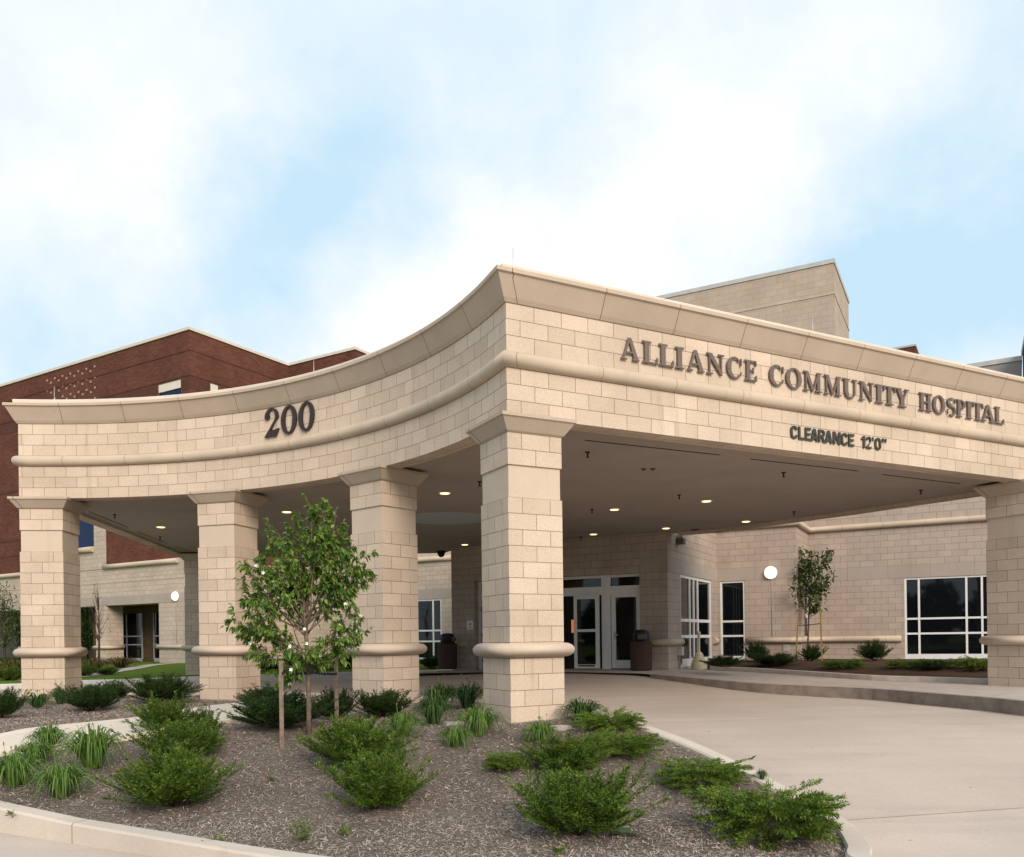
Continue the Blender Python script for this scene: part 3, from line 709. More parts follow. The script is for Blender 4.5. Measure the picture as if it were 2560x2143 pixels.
FD.holes(mb, 0, 11, ZF, ZR, [(bS0, bS1, wZ0, sZ1, .12)], dv=C)
mb.wall([tuple(Ee+e2*14), tuple(Ee)], ZF, ZR, 0, dv=C)
mb.wall([tuple(Ff), tuple(Ff+e2*12)], ZF, ZR, 0, dv=C)
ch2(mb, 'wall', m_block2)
mb = MB(); rf = [tuple(Ee), tuple(A), tuple(Bc), tuple(Cc), tuple(Dd), tuple(Ff), tuple(Ff+e2*12), tuple(Ee+e2*14)]
mb.prism([p for p in rf], ZR, ZR+.12); ch2(mb, 'roof', m_cop)
# smooth stone course above the windows (k14-16) and bullnose bands
mb = MB()
for fr_, s0, s1 in ((FA, -1.35, 0), (FS, .0, 5.163), (FB, 0, 2.49), (FC, 0, 2.23), (FD, 0, 11)):
    if fr_ is FA: mb.wall([fr_.p(dS1+.02, .006), fr_.p(s1, .006)], 14*C+.1, 16*C, 0)
    else: mb.wall([fr_.p(s0, .006), fr_.p(s1, .006)], 14*C, 16*C, s0)
ch2(mb, 'smooth_course', m_smooth)
prof = halfround(.1, 4.5*C, .03)
for segs in ([FA.p(dS1+.02), FA.p(0), FS.p(sS0-.06)], [FS.p(sS1+.08), FS.p(5.163), FB.p(nS0-.06)], [FB.p(nS1+.08), FB.p(2.49), FC.p(2.23), FD.p(bS0-.1)], [FD.p(bS1+.1), FD.p(11)], [FA.p(eL), FA.p(dS0-.3)]):
    mb = MB(); mb.sweep(segs, prof, side=1, smooth=True); ch2(mb, 'bullnose_band', m_band)
mb = MB(); mb.sweep([FS.p(0), FS.p(5.163), FB.p(2.49), FC.p(2.23), FD.p(11)], halfround(.1, 22.5*C, .03), side=1, smooth=True); ch2(mb, 'bullnose_band', m_band, lab='upper rounded band under the wall top')
def window(fr_, s0, s1, z0, z1, V, H, par, lab=None, dep=.08, bar=.06, sill=.22, mg=m_glass, d0=0):
    mb = MB(); b = bar
    fr_.box(mb, s0, s0+b, -dep+d0, .0-.02+d0, z0, z1); fr_.box(mb, s1-b, s1, -dep+d0, -.02+d0, z0, z1)
    fr_.box(mb, s0+b, s1-b, -dep+d0, -.023+d0, z1-b, z1); fr_.box(mb, s0+b, s1-b, -dep+d0, -.023+d0, z0, z0+sill)
    for v in V: fr_.box(mb, v-b/2, v+b/2, -dep+d0, -.026+d0, z0+sill, z1-b)
    for h in H: fr_.box(mb, s0+b, s1-b, -dep+d0, -.029+d0, h-b/2, h+b/2)
    o = ch2(mb, 'window', m_white, par, lab)
    mb = MB(); mb.poly([fr_.pt(s0+b*.5, -.06+d0, z0+sill*.5), fr_.pt(s1-b*.5, -.06+d0, z0+sill*.5), fr_.pt(s1-b*.5, -.06+d0, z1-b*.5), fr_.pt(s0+b*.5, -.06+d0, z1-b*.5)])
    sub2(mb, 'pane', mg, o)
    return o
hA, hB = FD.px(2263+120, 1545)[1], FD.px(2263+120, 1583)[1]
window(FD, bS0, bS1, wZ0, sZ1, [FD.px(2298, 1560)[0], FD.px(2417, 1560)[0], FD.px(2456, 1560)[0]], [hA, hB], eb, 'wide four-bay window beside the right edge pillar')
window(FB, nS0, nS1, wZ0, sZ1, [], [hA, hB], eb, 'narrow single-bay window left of the round wall lamp')
window(FS, sS0, sS1, wZ0, sZ1, [FS.px(1728, 1560)[0], FS.px(1738, 1560)[0], FS.px(1748, 1560)[0]], [hA, hB], eb, 'foreshortened window with close mullions by the entrance corner', bar=.09)
# doors
df = MB(); zh = FA.px(1500, 1484)[1]; zt0, zt1 = FA.px(1560, 1463)[1], FA.px(1560, 1441)[1]
D = -.22
mull = [(dS0, dS0+.1), (FA.px(1278, 1500)[0]-.1, FA.px(1278, 1500)[0]+.1), (FA.px(1496, 1500)[0], FA.px(1519, 1500)[0]), (dS1-.07, dS1)]
for a, b in mull: FA.box(df, a, b, D-.08, D, .1, dZ1)
FA.box(df, dS0, dS1, D-.08, D+.004, zt1, dZ1+.02); FA.box(df, dS0, dS1, D-.08, D+.008, zh-.03, zt0)
df_o = ch2(df, 'door_frame', m_white, lab='white aluminium frame of the entrance doors with transom lights')
mb = MB(); mb.poly([FA.pt(dS0+.02, D-.06, .12), FA.pt(mull[1][0], D-.06, .12), FA.pt(mull[1][0], D-.06, dZ1), FA.pt(dS0+.02, D-.06, dZ1)])
mb.poly([FA.pt(mull[1][0], D-.06, zh), FA.pt(dS1-.02, D-.06, zh), FA.pt(dS1-.02, D-.06, dZ1), FA.pt(mull[1][0], D-.06, dZ1)])
sub2(mb, 'transom_pane', m_glass, df_o)
# dark lobby behind
mb = MB(); FA.box(mb, dS0, dS1, -4, -.34, .1, dZ1+.05); bmn = ch2(mb, 'lobby', m_dark)
mb = MB(); a = FA.px(1424, 1564)[0]; FA.box(mb, a-.08, a+.14, -.34, -.30, FA.px(1424, 1582)[1], FA.px(1424, 1549)[1]); ch2(mb, 'lobby_lamp', m_orange)
def leaf(s0, s1, z0, z1, d, glasses, lab, handle=None, hinges=None):
    mb = MB(); S = sorted({s0, s1, *[q for g_ in glasses for q in g_[:2]]}); Z = sorted({z0, z1, *[q for g_ in glasses for q in g_[2:]]})
    gx0, gx1 = glasses[0][0], glasses[0][1]
    FA.box(mb, s0, gx0, d-.045, d, z0, z1); FA.box(mb, gx1, s1, d-.045, d, z0, z1)
    zz = z0
    for g_ in sorted(glasses, key=lambda q: q[2]): FA.box(mb, gx0, gx1, d-.045, d-.003, zz, g_[2]); zz = g_[3]
    FA.box(mb, gx0, gx1, d-.045, d-.003, zz, z1)
    o = ch2(mb, 'door', m_white, lab=lab)
    for g_ in glasses:
        mb = MB(); mb.poly([FA.pt(gx0, d-.02, g_[2]), FA.pt(gx1, d-.02, g_[2]), FA.pt(gx1, d-.02, g_[3]), FA.pt(gx0, d-.02, g_[3])]); sub2(mb, 'pane', m_glass, o)
    if handle:
        mb = MB(); FA.box(mb, handle[0]-.025, handle[0]+.025, d, d+.02, handle[1]-.12, handle[1]+.1); FA.box(mb, handle[0]-.02, handle[0]+.12, d+.025, d+.045, handle[1]-.01, handle[1]+.015); sub2(mb, 'handle', m_box, o)
    if hinges:
        for hz_ in hinges:
            mb = MB(); FA.box(mb, s0-.01 if hinges[0] < 0 else s1-.01, (s0 if hinges[0] < 0 else s1)+.03, d, d+.02, abs(hz_)-.06, abs(hz_)+.06); sub2(mb, 'hinge', m_slot, o)
    return o
def q4(x0, x1): return FA.px(x0/2.93+1160, 1560)[0], FA.px(x1/2.93+1160, 1560)[0]
def zz4(y, x=1160): s, z = FA.px(x/2.93+1160, y/2.93+1180); return z
a, b = q4(792, 978); ga, gb = q4(815, 950)
zf = .19
o = leaf(a, b, zf, zz4(900, 880), -.12, [(ga, gb, zz4(1410, 880), zz4(1172, 880)), (ga, gb, zz4(1152, 880), zz4(930, 880))], 'sliding glass door leaf with a middle rail, standing half open')
mb = MB(); FA.box(mb, ga+.03, gb-.03, -.12, -.115, zz4(1427, 880), zz4(1414, 880)); sub2(mb, 'kick_label', m_slot, o)
a, b = q4(1060, 1280); ga, gb = q4(1092, 1245)
leaf(a, b, zf, zz4(885, 1170), D+.012, [(ga, gb, zz4(1380, 1170), zz4(915, 1170))], 'closed swing door with a tall dark pane right of the sliding door', (a+.09, zz4(1195, 1075)), (2.05, 1.2, .4))
a, b = FA.px(1190, 1560)[0]+.09, FA.px(1270, 1560)[0]; leaf(a, b, zf, zz4(900, 880), D+.012, [(a+.16, b-.14, .5, zz4(930, 880))], 'swing door at the left end of the doors, beside the notice', None, (-2.0, -1.2, -.4))
mb = MB(); FA.box(mb, FA.px(1290, 1560)[0], FA.px(1424, 1560)[0]-.35, D-.05, D-.02, zf, zh); ch2(mb, 'door', m_glass, lab='dark fixed glass pane hidden behind the corner pillar')
# notice on the pier
s, z = FA.px(1176, 1563); sg = empty('notice_sign', FA.pt(s, .01, z), 0, 'small white square notice with a dark smoking symbol on the entrance pier', 'sign')
FNs = Frame((0, 0), PHI)
mb = MB(); FNs.box(mb, -.11, .11, 0, .012, -.13, .13); mb.build('sign_board', m_white, sg)
mb = MB()
for i in range(16):
    A0, A1 = 2*math.pi*i/16, 2*math.pi*(i+1)/16
    mb.poly([FNs.pt(.05*math.cos(A0), .014, .03+.05*math.sin(A0)), FNs.pt(.05*math.cos(A1), .014, .03+.05*math.sin(A1)), FNs.pt(.034*math.cos(A1), .014, .03+.034*math.sin(A1)), FNs.pt(.034*math.cos(A0), .014, .03+.034*math.sin(A0))])
FNs.box(mb, -.03, .035, .012, .0155, .022, .038); FNs.box(mb, -.07, .07, .012, .0152, -.07, -.06); FNs.box(mb, -.05, .05, .012, .0152, -.095, -.085)
mb.build('pictogram', m_iron, sg)

def wall_lamp(fr_, x, y, zbot, lab, cond=True):
    s, z = fr_.px(x, y); o = empty('wall_lamp', fr_.pt(s, .0, z), fr_.a, lab, 'wall lamp', 'round lit wall lamps')
    mb = MB(); n = 28; prof_ = [(.19, 0), (.185, .05), (.15, .10), (.08, .13), (.01, .135)]
    rings = [[(r*math.cos(2*math.pi*j/n), -q-.03, r*math.sin(2*math.pi*j/n)) for j in range(n)] for r, q in prof_]
    for P0, P1 in zip(rings, rings[1:]):
        for j in range(n): mb.poly([P0[j], P0[(j+1) % n], P1[(j+1) % n], P1[j]], None, True)
    mb.poly(rings[-1]); mb.build('globe', m_globe, o)
    mb = MB(); r2 = [[(.215*math.cos(2*math.pi*j/n), q, .215*math.sin(2*math.pi*j/n)) for j in range(n)] for q in (0, -.035)]
    for j in range(n): mb.poly([r2[0][j], r2[0][(j+1) % n], r2[1][(j+1) % n], r2[1][j]])
    mb.poly(r2[1]); mb.build('back_plate', m_box, o)
    if cond: mb = MB(); mb.tube([(.02, -.012, -.2), (.02, -.012, zbot-z)], .008, .008, 6); mb.build('conduit', m_block2, o)
    return o
wall_lamp(FB, 1927, 1432, 5*C, 'round glowing lamp on the pale wall left of the staked sapling')
s, z = FB.px(1966, 1620); mb = MB(); vt = empty('wall_vent', FB.pt(s, .006, z), PHI, 'small square grey louvre low on the wall below the round lamp', 'vent')
mb.box(-.1, .1, -.014, 0, -.1, .1); mb.build('vent_frame', m_box, vt)
for i in range(4): mb = MB(); mb.box(-.08, .08, -.022, -.014, -.07+i*.04, -.055+i*.04); mb.build('louvre', m_box, vt)
# downpipe in the recess
s = FC.px(2010, 1520)[0]; dp = empty('downpipe', FC.pt(s, .06, 1.0), 0, 'thin dark downpipe with a white lower joint behind the sapling', 'pipe')
mb = MB(); mb.tube([(0, 0, -.1), (0, 0, 14*C-.8)], .035, .035, 10); mb.build('pipe', plain('brown_pipe', (.13, .09, .08), .5), dp)
mb = MB(); mb.lathe([(.05, .62), (.05, .75)], 10); mb.lathe([(.05, -.15), (.05, .02)], 10); mb.build('pipe_joint', m_white, dp)
# hose box at the corner
s, z = FS.px(1696, 1628); hb = empty('hose_box', FS.pt(s, .0, z), FS.a, 'grey outlet box with a short looped hose on the entrance corner', 'outlet box')
mb = MB(); mb.box(-.10, .10, -.13, 0, -.12, .12); mb.build('box_body', m_box, hb)
mb = MB(); mb.tube([(-.05, -.08, -.1), (-.10, -.1, -.25), (-.06, -.1, -.38), (.0, -.1, -.28), (0, -.1, -.1)], .014, .014, 6); mb.build('hose', plain('brown_hose', (.12, .07, .04), .6), hb)
mb = MB(); mb.tube([(.05, -.06, -.1), (.05, -.06, -.7)], .025, .025, 8); mb.build('pipe', m_boll, hb)

# bollard and urns
p = hit(1748, 1674, gs); bo = empty('bollard', (*p, gs(*p)), 0, 'cream stepped-base ash receptacle post on the sidewalk by the entrance', 'ash post')
mb = MB(); mb.lathe([(.215, 0), (.225, .01), (.225, .17), (.205, .19), (.20, .20), (.20, .26), (.165, .285), (.16, .34), (.125, .36), (.12, .42), (.085, .47), (.055, .50)], 28, smooth=False); mb.build('stepped_base', m_boll, bo)
mb = MB(); mb.lathe([(.045, .49), (.035, .52), (.033, .93), (.05, .95)], 20, smooth=False); mb.build('post', m_boll, bo)
mb = MB(); mb.lathe([(.02, .94), (.045, .945), (.045, .965), (.03, .97), (.052, 1.0), (.058, 1.03), (.045, 1.07), (.01, 1.085)], 20); mb.build('finial', m_boll, bo)
def urn(x, y, d, lab, src=None):
    s, z = FA.px(x, y); P = FA.pt(s, d, .17)
    if src: return dup(src, P, 1.3, lab)
    o = empty('litter_bin', P, 0, lab, 'litter bin', 'round brown litter bins beside the doors')
    mb = MB(); mb.lathe([(.27, 0), (.285, .03), (.29, .06), (.30, .70), (.30, .74), (.285, .76), (.24, .76)], 32); mb.build('bin_body', m_urn, o)
    mb = MB(); mb.lathe([(.245, .74), (.255, .76), (.255, .79), (.22, .80), (.215, 1.0), (.20, 1.05), (.12, 1.09), (.02, 1.10)], 32); mb.build('lid', m_iron, o)
    mb = MB(); mb.box(-.12, .12, -.232, -.18, .84, .97); mb.build('flap', m_slot, o)
    return o
u0 = urn(1617, 1640, .45, 'brown round litter bin with black lid right of the doors, by the hose box')
urn(1141, 1640, .5, 'brown round litter bin with black lid left of the doors, under the notice', u0)

# ------------------------------------------------------------------ right sidewalk, kerbs and planting bed
swpx = [(1560, 1682), (1625, 1686), (1655, 1689.5), (1750, 1698), (1893, 1710), (2036, 1717), (2180, 1723), (2339, 1735), (2480, 1746), (2560, 1754)]
sw = [hit(x, y, gs) for x, y in swpx]; d_ = (Vector(sw[-1])-Vector(sw[-3])).normalized(); sw += [tuple(Vector(sw[-1])+d_*3), tuple(Vector(sw[-1])+d_*14)]
bkpx = [(1774, 1675.5), (1900, 1682), (2050, 1692), (2180, 1701), (2339, 1706), (2464, 1711)]
bk = [hit(x, y, gs) for x, y in bkpx]; d_ = (Vector(bk[-1])-Vector(bk[-2])).normalized(); bk += [tuple(Vector(bk[-1])+d_*3), tuple(Vector(bk[-1])+d_*14)]
def lz(x, y): return float(np.interp(y, [18, 23, 28, 36], [-.02, .02, .08, .2]))
fl_ = [hit(x, y, lz) for x, y in [(0, 1714), (100, 1709), (205, 1704), (300, 1701.5), (420, 1697), (560, 1692), (760, 1686), (870, 1683), (1080, 1678)]]
far_l = [(-30, fl_[0][1]-5), (-20, fl_[0][1]-2)]+fl_
# entrance apron + sidewalk as one sheet
def kerb_sweep(name, path, fn, prof, side, mat, lab, mbn=None, n=4):
    P = smooth_path(path, n); P3 = [(x, y, fn(x, y)) for x, y in P]
    mb = MB(); mb.sweep(P3, prof, side=side, smooth=False); o = mb.build(name, mat); tag(o, lab, 'kerb'); return P
ks = smooth_path(sw, 4)
apron = [(-3.4, 24.2), (-1.8, 23.4), (0, 22.8), (1.6, 22.0), (2.6, 21.4)]
kk = [p for p in ks if p[0] > 3.0]
surface('sidewalk', apron+kk+[tuple(Vector(kk[-1])+Vector((3, 9)))]+[(20, 26), (8, 30), (-3.2, 30)], lambda x, y: max(gs(x, y), zd(x, y)+.004), m_walk, .6)
kerb_sweep('kerb', sw[1:], gs, [(.0, -.22), (.0, -.012), (-.012, .006), (-.15, .006), (-.15, -.22)], 1, plain('dark_kerb_concrete', (.25, .205, .175), .9, 0, .2, 4, .3), 'grey concrete kerb edging the sidewalk at the right of the driveway')  # darker concrete than the other kerbs, top and face alike
kerb_sweep('kerb', bk, gs, [(0, -.1), (0, .10), (-.012, .112), (-.12, .112), (-.12, -.1)], 1, m_kerb, 'low kerb between the sidewalk and the planted wall bed')
bkp = smooth_path(bk, 4)
def bz(x, y):
    d_ = min(math.hypot(x-p[0], y-p[1]) for p in bkp[::2])
    return gs(x, y)+.06+.16*sstep(d_/2.4)+undul(x*2, y*2)*.6
surface('planting_bed', [(p[0]+.05, p[1]+.1) for p in bkp]+[tuple(Ff), tuple(Dd), tuple(Cc), tuple(Bc), tuple(A+e2*3.2)], bz, m_mulch2, .5)
# ------------------------------------------------------------------ left far lawn
fl = smooth_path(far_l, 4)
surface('lawn', fl+[(-2.6, 34), (-6, 42), (-30, 60), (-60, 60), (-60, 20)], lz, m_grass, 1.2)
kerb_sweep('kerb', list(far_l), lz, [(.0, -.3), (.0, .01), (-.015, .03), (-.30, .03), (-.30, -.3)], 1, plain('pale_kerb', (.55, .53, .51), .85, 0, .08, 6), 'pale kerb edging the far lawn behind the leftmost pillar', n=4)
mb = MB()
fw = [hit(x, y, lz) for x, y in [(60, 1703), (205, 1692.5), (254, 1684.5), (320, 1674.5), (377, 1664), (430, 1660)]]
fwp = smooth_path([tuple(p) for p in fw], 5)
mb = MB()
for a, b in zip(fwp, fwp[1:]):
    d = (Vector(b)-Vector(a)).normalized(); nn = Vector((-d.y, d.x))*.35
    q = [(a[0]-nn.x, a[1]-nn.y), (b[0]-nn.x, b[1]-nn.y), (b[0]+nn.x, b[1]+nn.y), (a[0]+nn.x, a[1]+nn.y)]
    mb.poly([(x, y, lz(x, y)+.02) for x, y in q])
tag(mb.build('footpath', m_walk), kind='structure')

# ------------------------------------------------------------------ brick wing (left, far)
PL = R_(-31.0); f1 = Vector((math.cos(PL), math.sin(PL))); f2 = Vector((-math.sin(PL), math.cos(PL)))
K1 = Vector((-13.64, 36.0)); K2 = K1+f2*5.72; K3 = K2+f1*4.26; K4 = K2+f1*9.55
FL = Frame(K1, PL); F2 = Frame(K1, PL+R_(90)); F3 = Frame(K2, PL)
bw = empty('brick_wing', (*K1, 0), 0, 'red brick hospital wing with pale block ground floor, behind the left of the canopy', 'building')
ZTOP = 14.55; ZC = 23*C
def chb(mb, name, mat, lab=None, par=bw, **k):
    o = mb.build(name, mat, par, **k); o.matrix_parent_inverse = Matrix.Translation(-Vector(bw.location)) if par is bw else Matrix.Identity(4); return tag(o, lab)
LL = -34
bay0, bay1 = FL.px(160, 1400)[0], FL.px(266, 1400)[0]            # pale bay with the blue window
wS0, wS1 = FL.px(176, 1340)[0], FL.px(236, 1340)[0]; wZa, wZb = FL.px(215, 1369)[1], FL.px(215, 1284)[1]
# upper windows peeking above the canopy
u1a, u1b = FL.px(395, 965)[0], FL.px(452, 965)[0]; uzt = FL.px(452, 947)[1]
u2a, u2b = F2.px(526, 965)[0], F2.px(546, 965)[0]
mb = MB()
cb0, cb1 = FL.px(447, 1395)[0], 0
FL.holes(mb, LL, bay0, ZC, ZTOP, []); FL.holes(mb, bay0, bay1, 9.2, ZTOP, [(u1a, u1b, 8.8, uzt, .15)] if u1a < bay1 else [])
FL.holes(mb, bay1, 0, ZC, ZTOP, [(u1a, u1b, 9.4, uzt, .15)])
F2.holes(mb, 0, 5.72, ZC, ZTOP, [(u2a, u2b, 9.4, uzt, .15)])
F3.holes(mb, 0, 4.26, ZC, ZTOP, []); mb.wall([tuple(K3), tuple(K3+f2*12)], ZC, ZTOP, 0); mb.wall([tuple(K1+f1*LL), tuple(K1+f1*LL+f2*20)], ZC, ZTOP, 0)
mb.flat([tuple(K1-f1*7), tuple(K1), tuple(K2), tuple(K3), tuple(K3+f2*12), tuple(K1-f1*7+f2*20)], ZTOP-.2); mb.flat([tuple(K1+f1*LL), tuple(K1-f1*7), tuple(K1-f1*7+f2*2.6), tuple(K1+f1*LL+f2*2.6)], ZTOP-.2)
chb(mb, 'brick_wall', m_brick)
mb = MB(); mb.sweep([tuple(K1+f1*LL+f2*20), tuple(K1+f1*LL), tuple(K1), tuple(K2), tuple(K3), tuple(K3+f2*12)], [(-.02, ZTOP-.08), (.05, ZTOP-.08), (.06, ZTOP+.04), (-.3, ZTOP+.04), (-.3, ZTOP-.1)], side=1); chb(mb, 'coping', m_cop)
# string courses
for zz_, h_ in ((FL.px(483, 873)[1], .05), (FL.px(483, 936)[1], .05)):
    mb = MB(); mb.sweep([tuple(K1+f1*LL), tuple(K1), tuple(K2)], [(0, zz_), (.018, zz_), (.018, zz_+h_), (0, zz_+h_)], side=1); chb(mb, 'string_course', m_bdark)
zs = FL.px(483, 936)[1]
mb = MB(); mb.sweep([tuple(K1+f1*LL), FL.p(u1a-.1)], [(0, zs-.55), (.010, zs-.55), (.010, zs-.02), (0, zs-.02)], side=1); chb(mb, 'soldier_course', m_bdark)
mb = MB(); mb.sweep([FL.p(u1b+.1), FL.p(0), F2.p(u2a-.05)], [(0, zs-.55), (.010, zs-.55), (.010, zs-.02), (0, zs-.02)], side=1); chb(mb, 'soldier_course', m_bdark)
for zz_ in (8.9, 6.4, 5.6):
    mb = MB(); mb.sweep([tuple(K1+f1*LL), FL.p(bay0-3.5)], [(0, zz_), (.015, zz_), (.015, zz_+.10), (0, zz_+.10)], side=1); chb(mb, 'string_course', m_bdark)
# pale header bricks laid in a diamond pattern
mb = MB(); pa, pb = FL.px(118, 940)[0], FL.px(237, 940)[0]; nx = 13
zlo = 9.6; zhi = ZTOP-.45
for i in range(nx):
    s = pa+(pb-pa)*i/(nx-1); k = 0; z = zlo+(i % 2)*.33
    while z < zhi:
        FL.box(mb, s-.055, s+.055, 0, .012, z, z+.085); z += .66/1.0*.75
chb(mb, 'pattern_bricks', plain('pale_brick', (.40, .30, .25), .8))
# upper windows: white panel above blue glass
for fr_, a, b in ((FL, u1a, u1b), (F2, u2a, u2b)):
    z0 = FL.px(452, 968)[1]
    mb = MB(); fr_.box(mb, a, b, -.12, -.03, z0, uzt); o = chb(mb, 'window', m_cop, 'third-storey window with a white head panel')
    mb = MB(); mb.poly([fr_.pt(a, -.08, 9.4), fr_.pt(b, -.08, 9.4), fr_.pt(b, -.08, z0), fr_.pt(a, -.08, z0)]); chb(mb, 'pane', m_glassb, par=o)
# block ground floor with arcade openings
def SL(x, y=1600): return FL.px(x, y)[0]
oz = FL.px(330, 1511)[1]
o1a, o1b = SL(160), SL(240); o2a, o2b = SL(267), SL(398); o0a, o0b = SL(-60), SL(52)
mb = MB(); TD = .85
FL.holes(mb, LL, 0, -.2, ZC-.1, [(o0a, o0b, -.2, oz, TD), (o1a, o1b, -.2, oz, TD), (o2a, o2b, -.2, oz, TD)], dv=C)
FL.holes(mb, bay0, bay1, ZC-.1, 9.2, [(wS0, wS1, wZa, wZb, .2)], d=.03, dv=C)
mb.wall([FL.p(bay1, .03), FL.p(bay1, 0)], ZC-.1, 9.2, 0); mb.wall([FL.p(bay0, 0), FL.p(bay0, .03)], ZC-.1, 9.2, 0)
mb.wall([FL.p(cb0, .02), FL.p(0, .02)], ZC-.1, ZC+.6, 0, dv=C)
F2.holes(mb, 0, 5.72, -.2, ZC, [], dv=C)
w2a, w2b = F3.px(1020, 1560)[0], F3.px(1104, 1560)[0]; w2z0, w2z1 = F3.px(1080, 1650)[1], 14*C
F3.holes(mb, 0, 9.55, -.2, ZC+.5, [(w2a, w2b, w2z0, w2z1, .12)], dv=C)
mb.wall([tuple(K4), tuple(K4+f2*6)], -.2, ZC+.5, 0); mb.poly([(*p, ZC+.5) for p in (tuple(K2), tuple(K4), tuple(K4+f2*6), tuple(K2+f2*6))])
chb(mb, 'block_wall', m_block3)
for seg in ([FL.p(LL), FL.p(bay0-.3)], [FL.p(bay1-.15), FL.p(cb0)]):
    mb = MB(); mb.sweep(seg, halfround(.11, ZC-.02, .05), side=1, smooth=True); chb(mb, 'bullnose_band', m_pband)
mb = MB(); mb.sweep([F3.p(0), F3.p(9.55)], halfround(.11, 22.5*C, .04), side=1, smooth=True); chb(mb, 'bullnose_band', m_pband)
mb = MB(); mb.sweep([FL.p(wS0-.1, .03), FL.p(wS1, .03)], halfround(.13, wZa-.13, .06), side=1, smooth=True); chb(mb, 'sill', m_band)
mb = MB(); mb.wall([FL.p(LL, .006), FL.p(0, .006)], oz, oz+2*C, 0); mb.wall([F3.p(0, .006), F3.p(9.55, .006)], 14*C, 16*C, 0); chb(mb, 'smooth_course', m_smooth)
mb = MB(); mb.sweep([FL.p(LL), FL.p(0)], [(0, 19.2*C), (.012, 19.2*C), (.012, 19.2*C+.03), (0, 19.2*C+.03)], side=1); chb(mb, 'string_course', m_corn)
for a, b in ((o0b, o1a), (o1b, o2a), (o2b, 0)):
    mb = MB(); seg = [FL.p(a, -TD), FL.p(a, 0), FL.p(b, 0), FL.p(b, -TD)]
    mb.sweep(seg, halfround(.09, 4.5*C, .03), side=1, smooth=True); chb(mb, 'bullnose_band', m_band, 'rounded band around an arcade pier')
# window in the pale bay
mb = MB(); mb.poly([FL.pt(wS0, -.1, wZa), FL.pt(wS1, -.1, wZa), FL.pt(wS1, -.1, wZb), FL.pt(wS0, -.1, wZb)]); chb(mb, 'window', m_glassb, 'blue second-storey window seen between the two leftmost pillars')
# recess behind arcade opening 2
RB = 2.1
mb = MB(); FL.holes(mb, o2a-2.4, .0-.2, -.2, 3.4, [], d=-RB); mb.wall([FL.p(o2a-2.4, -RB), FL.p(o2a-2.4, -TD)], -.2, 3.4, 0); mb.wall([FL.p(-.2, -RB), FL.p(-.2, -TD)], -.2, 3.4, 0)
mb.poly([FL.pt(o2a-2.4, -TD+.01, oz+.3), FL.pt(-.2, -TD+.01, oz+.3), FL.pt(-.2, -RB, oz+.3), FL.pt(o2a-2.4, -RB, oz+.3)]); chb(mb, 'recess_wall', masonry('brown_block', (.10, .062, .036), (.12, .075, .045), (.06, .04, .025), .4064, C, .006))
FR = Frame(FL.p(0, -RB+.06), PL)
mb_ = [(FR.px(300, 1600)[0], FR.px(357, 1600)[0], [FR.px(318, 1600)[0]]), (FR.px(385, 1600)[0], FR.px(412, 1600)[0], [])]
for a, b, V in mb_:
    z0, z1 = FR.px(340, 1648)[1], FR.px(340, 1534)[1]; b1, b2 = FR.px(340, 1591)[1], FR.px(340, 1612)[1]
    mb = MB(); FR.box(mb, a, a+.05, -.02, .04, z0, z1); FR.box(mb, b-.05, b, -.02, .04, z0, z1); FR.box(mb, a+.05, b-.05, -.02, .038, z0-.12, z0+.05)
    for v in V: FR.box(mb, v-.03, v+.03, -.02, .036, z0+.05, z1)
    for h in (b1, b2): FR.box(mb, a+.05, b-.05, -.02, .033, h-.03, h+.03)
    o = chb(mb, 'window', plain('grey_frame', (.35, .36, .4), .5), 'dark ground floor window inside the arcade')
    mb = MB(); mb.poly([FR.pt(a+.02, .0, z0), FR.pt(b-.02, .0, z0), FR.pt(b-.02, .0, z1), FR.pt(a+.02, .0, z1)]); chb(mb, 'pane', m_glass, par=o)
# window beside the entrance
def wparts():
    b = .07; s0, s1, z0, z1 = w2a, w2b, w2z0, w2z1; mb = MB(); fr_ = F3
    fr_.box(mb, s0, s0+b, -.09, -.02, z0, z1); fr_.box(mb, s1-b, s1, -.09, -.02, z0, z1); fr_.box(mb, s0+b, s1-b, -.09, -.023, z1-b, z1); fr_.box(mb, s0+b, s1-b, -.09, -.023, z0, z0+.1)
    v = F3.px(1082, 1560)[0]; fr_.box(mb, v-b/2, v+b/2, -.09, -.026, z0+.1, z1-b)
    for y in (1576.5, 1603.5): h = F3.px(1082, y)[1]; fr_.box(mb, s0+b, s1-b, -.09, -.029, h-b/2, h+b/2)
    fr_.box(mb, s0, s1, -.09, -.02, z0-.35, z0)
    o = chb(mb, 'window', m_white, 'white framed window seen between the second and the corner pillar')
    mb = MB(); mb.poly([fr_.pt(s0+.03, -.06, z0), fr_.pt(s1-.03, -.06, z0), fr_.pt(s1-.03, -.06, z1), fr_.pt(s0+.03, -.06, z1)]); chb(mb, 'pane', m_glass, par=o)
wparts()
wall_lamp(FL, 440, 1491, 5*C, 'round glowing lamp on the arcade pier, seen between the two leftmost pillars')

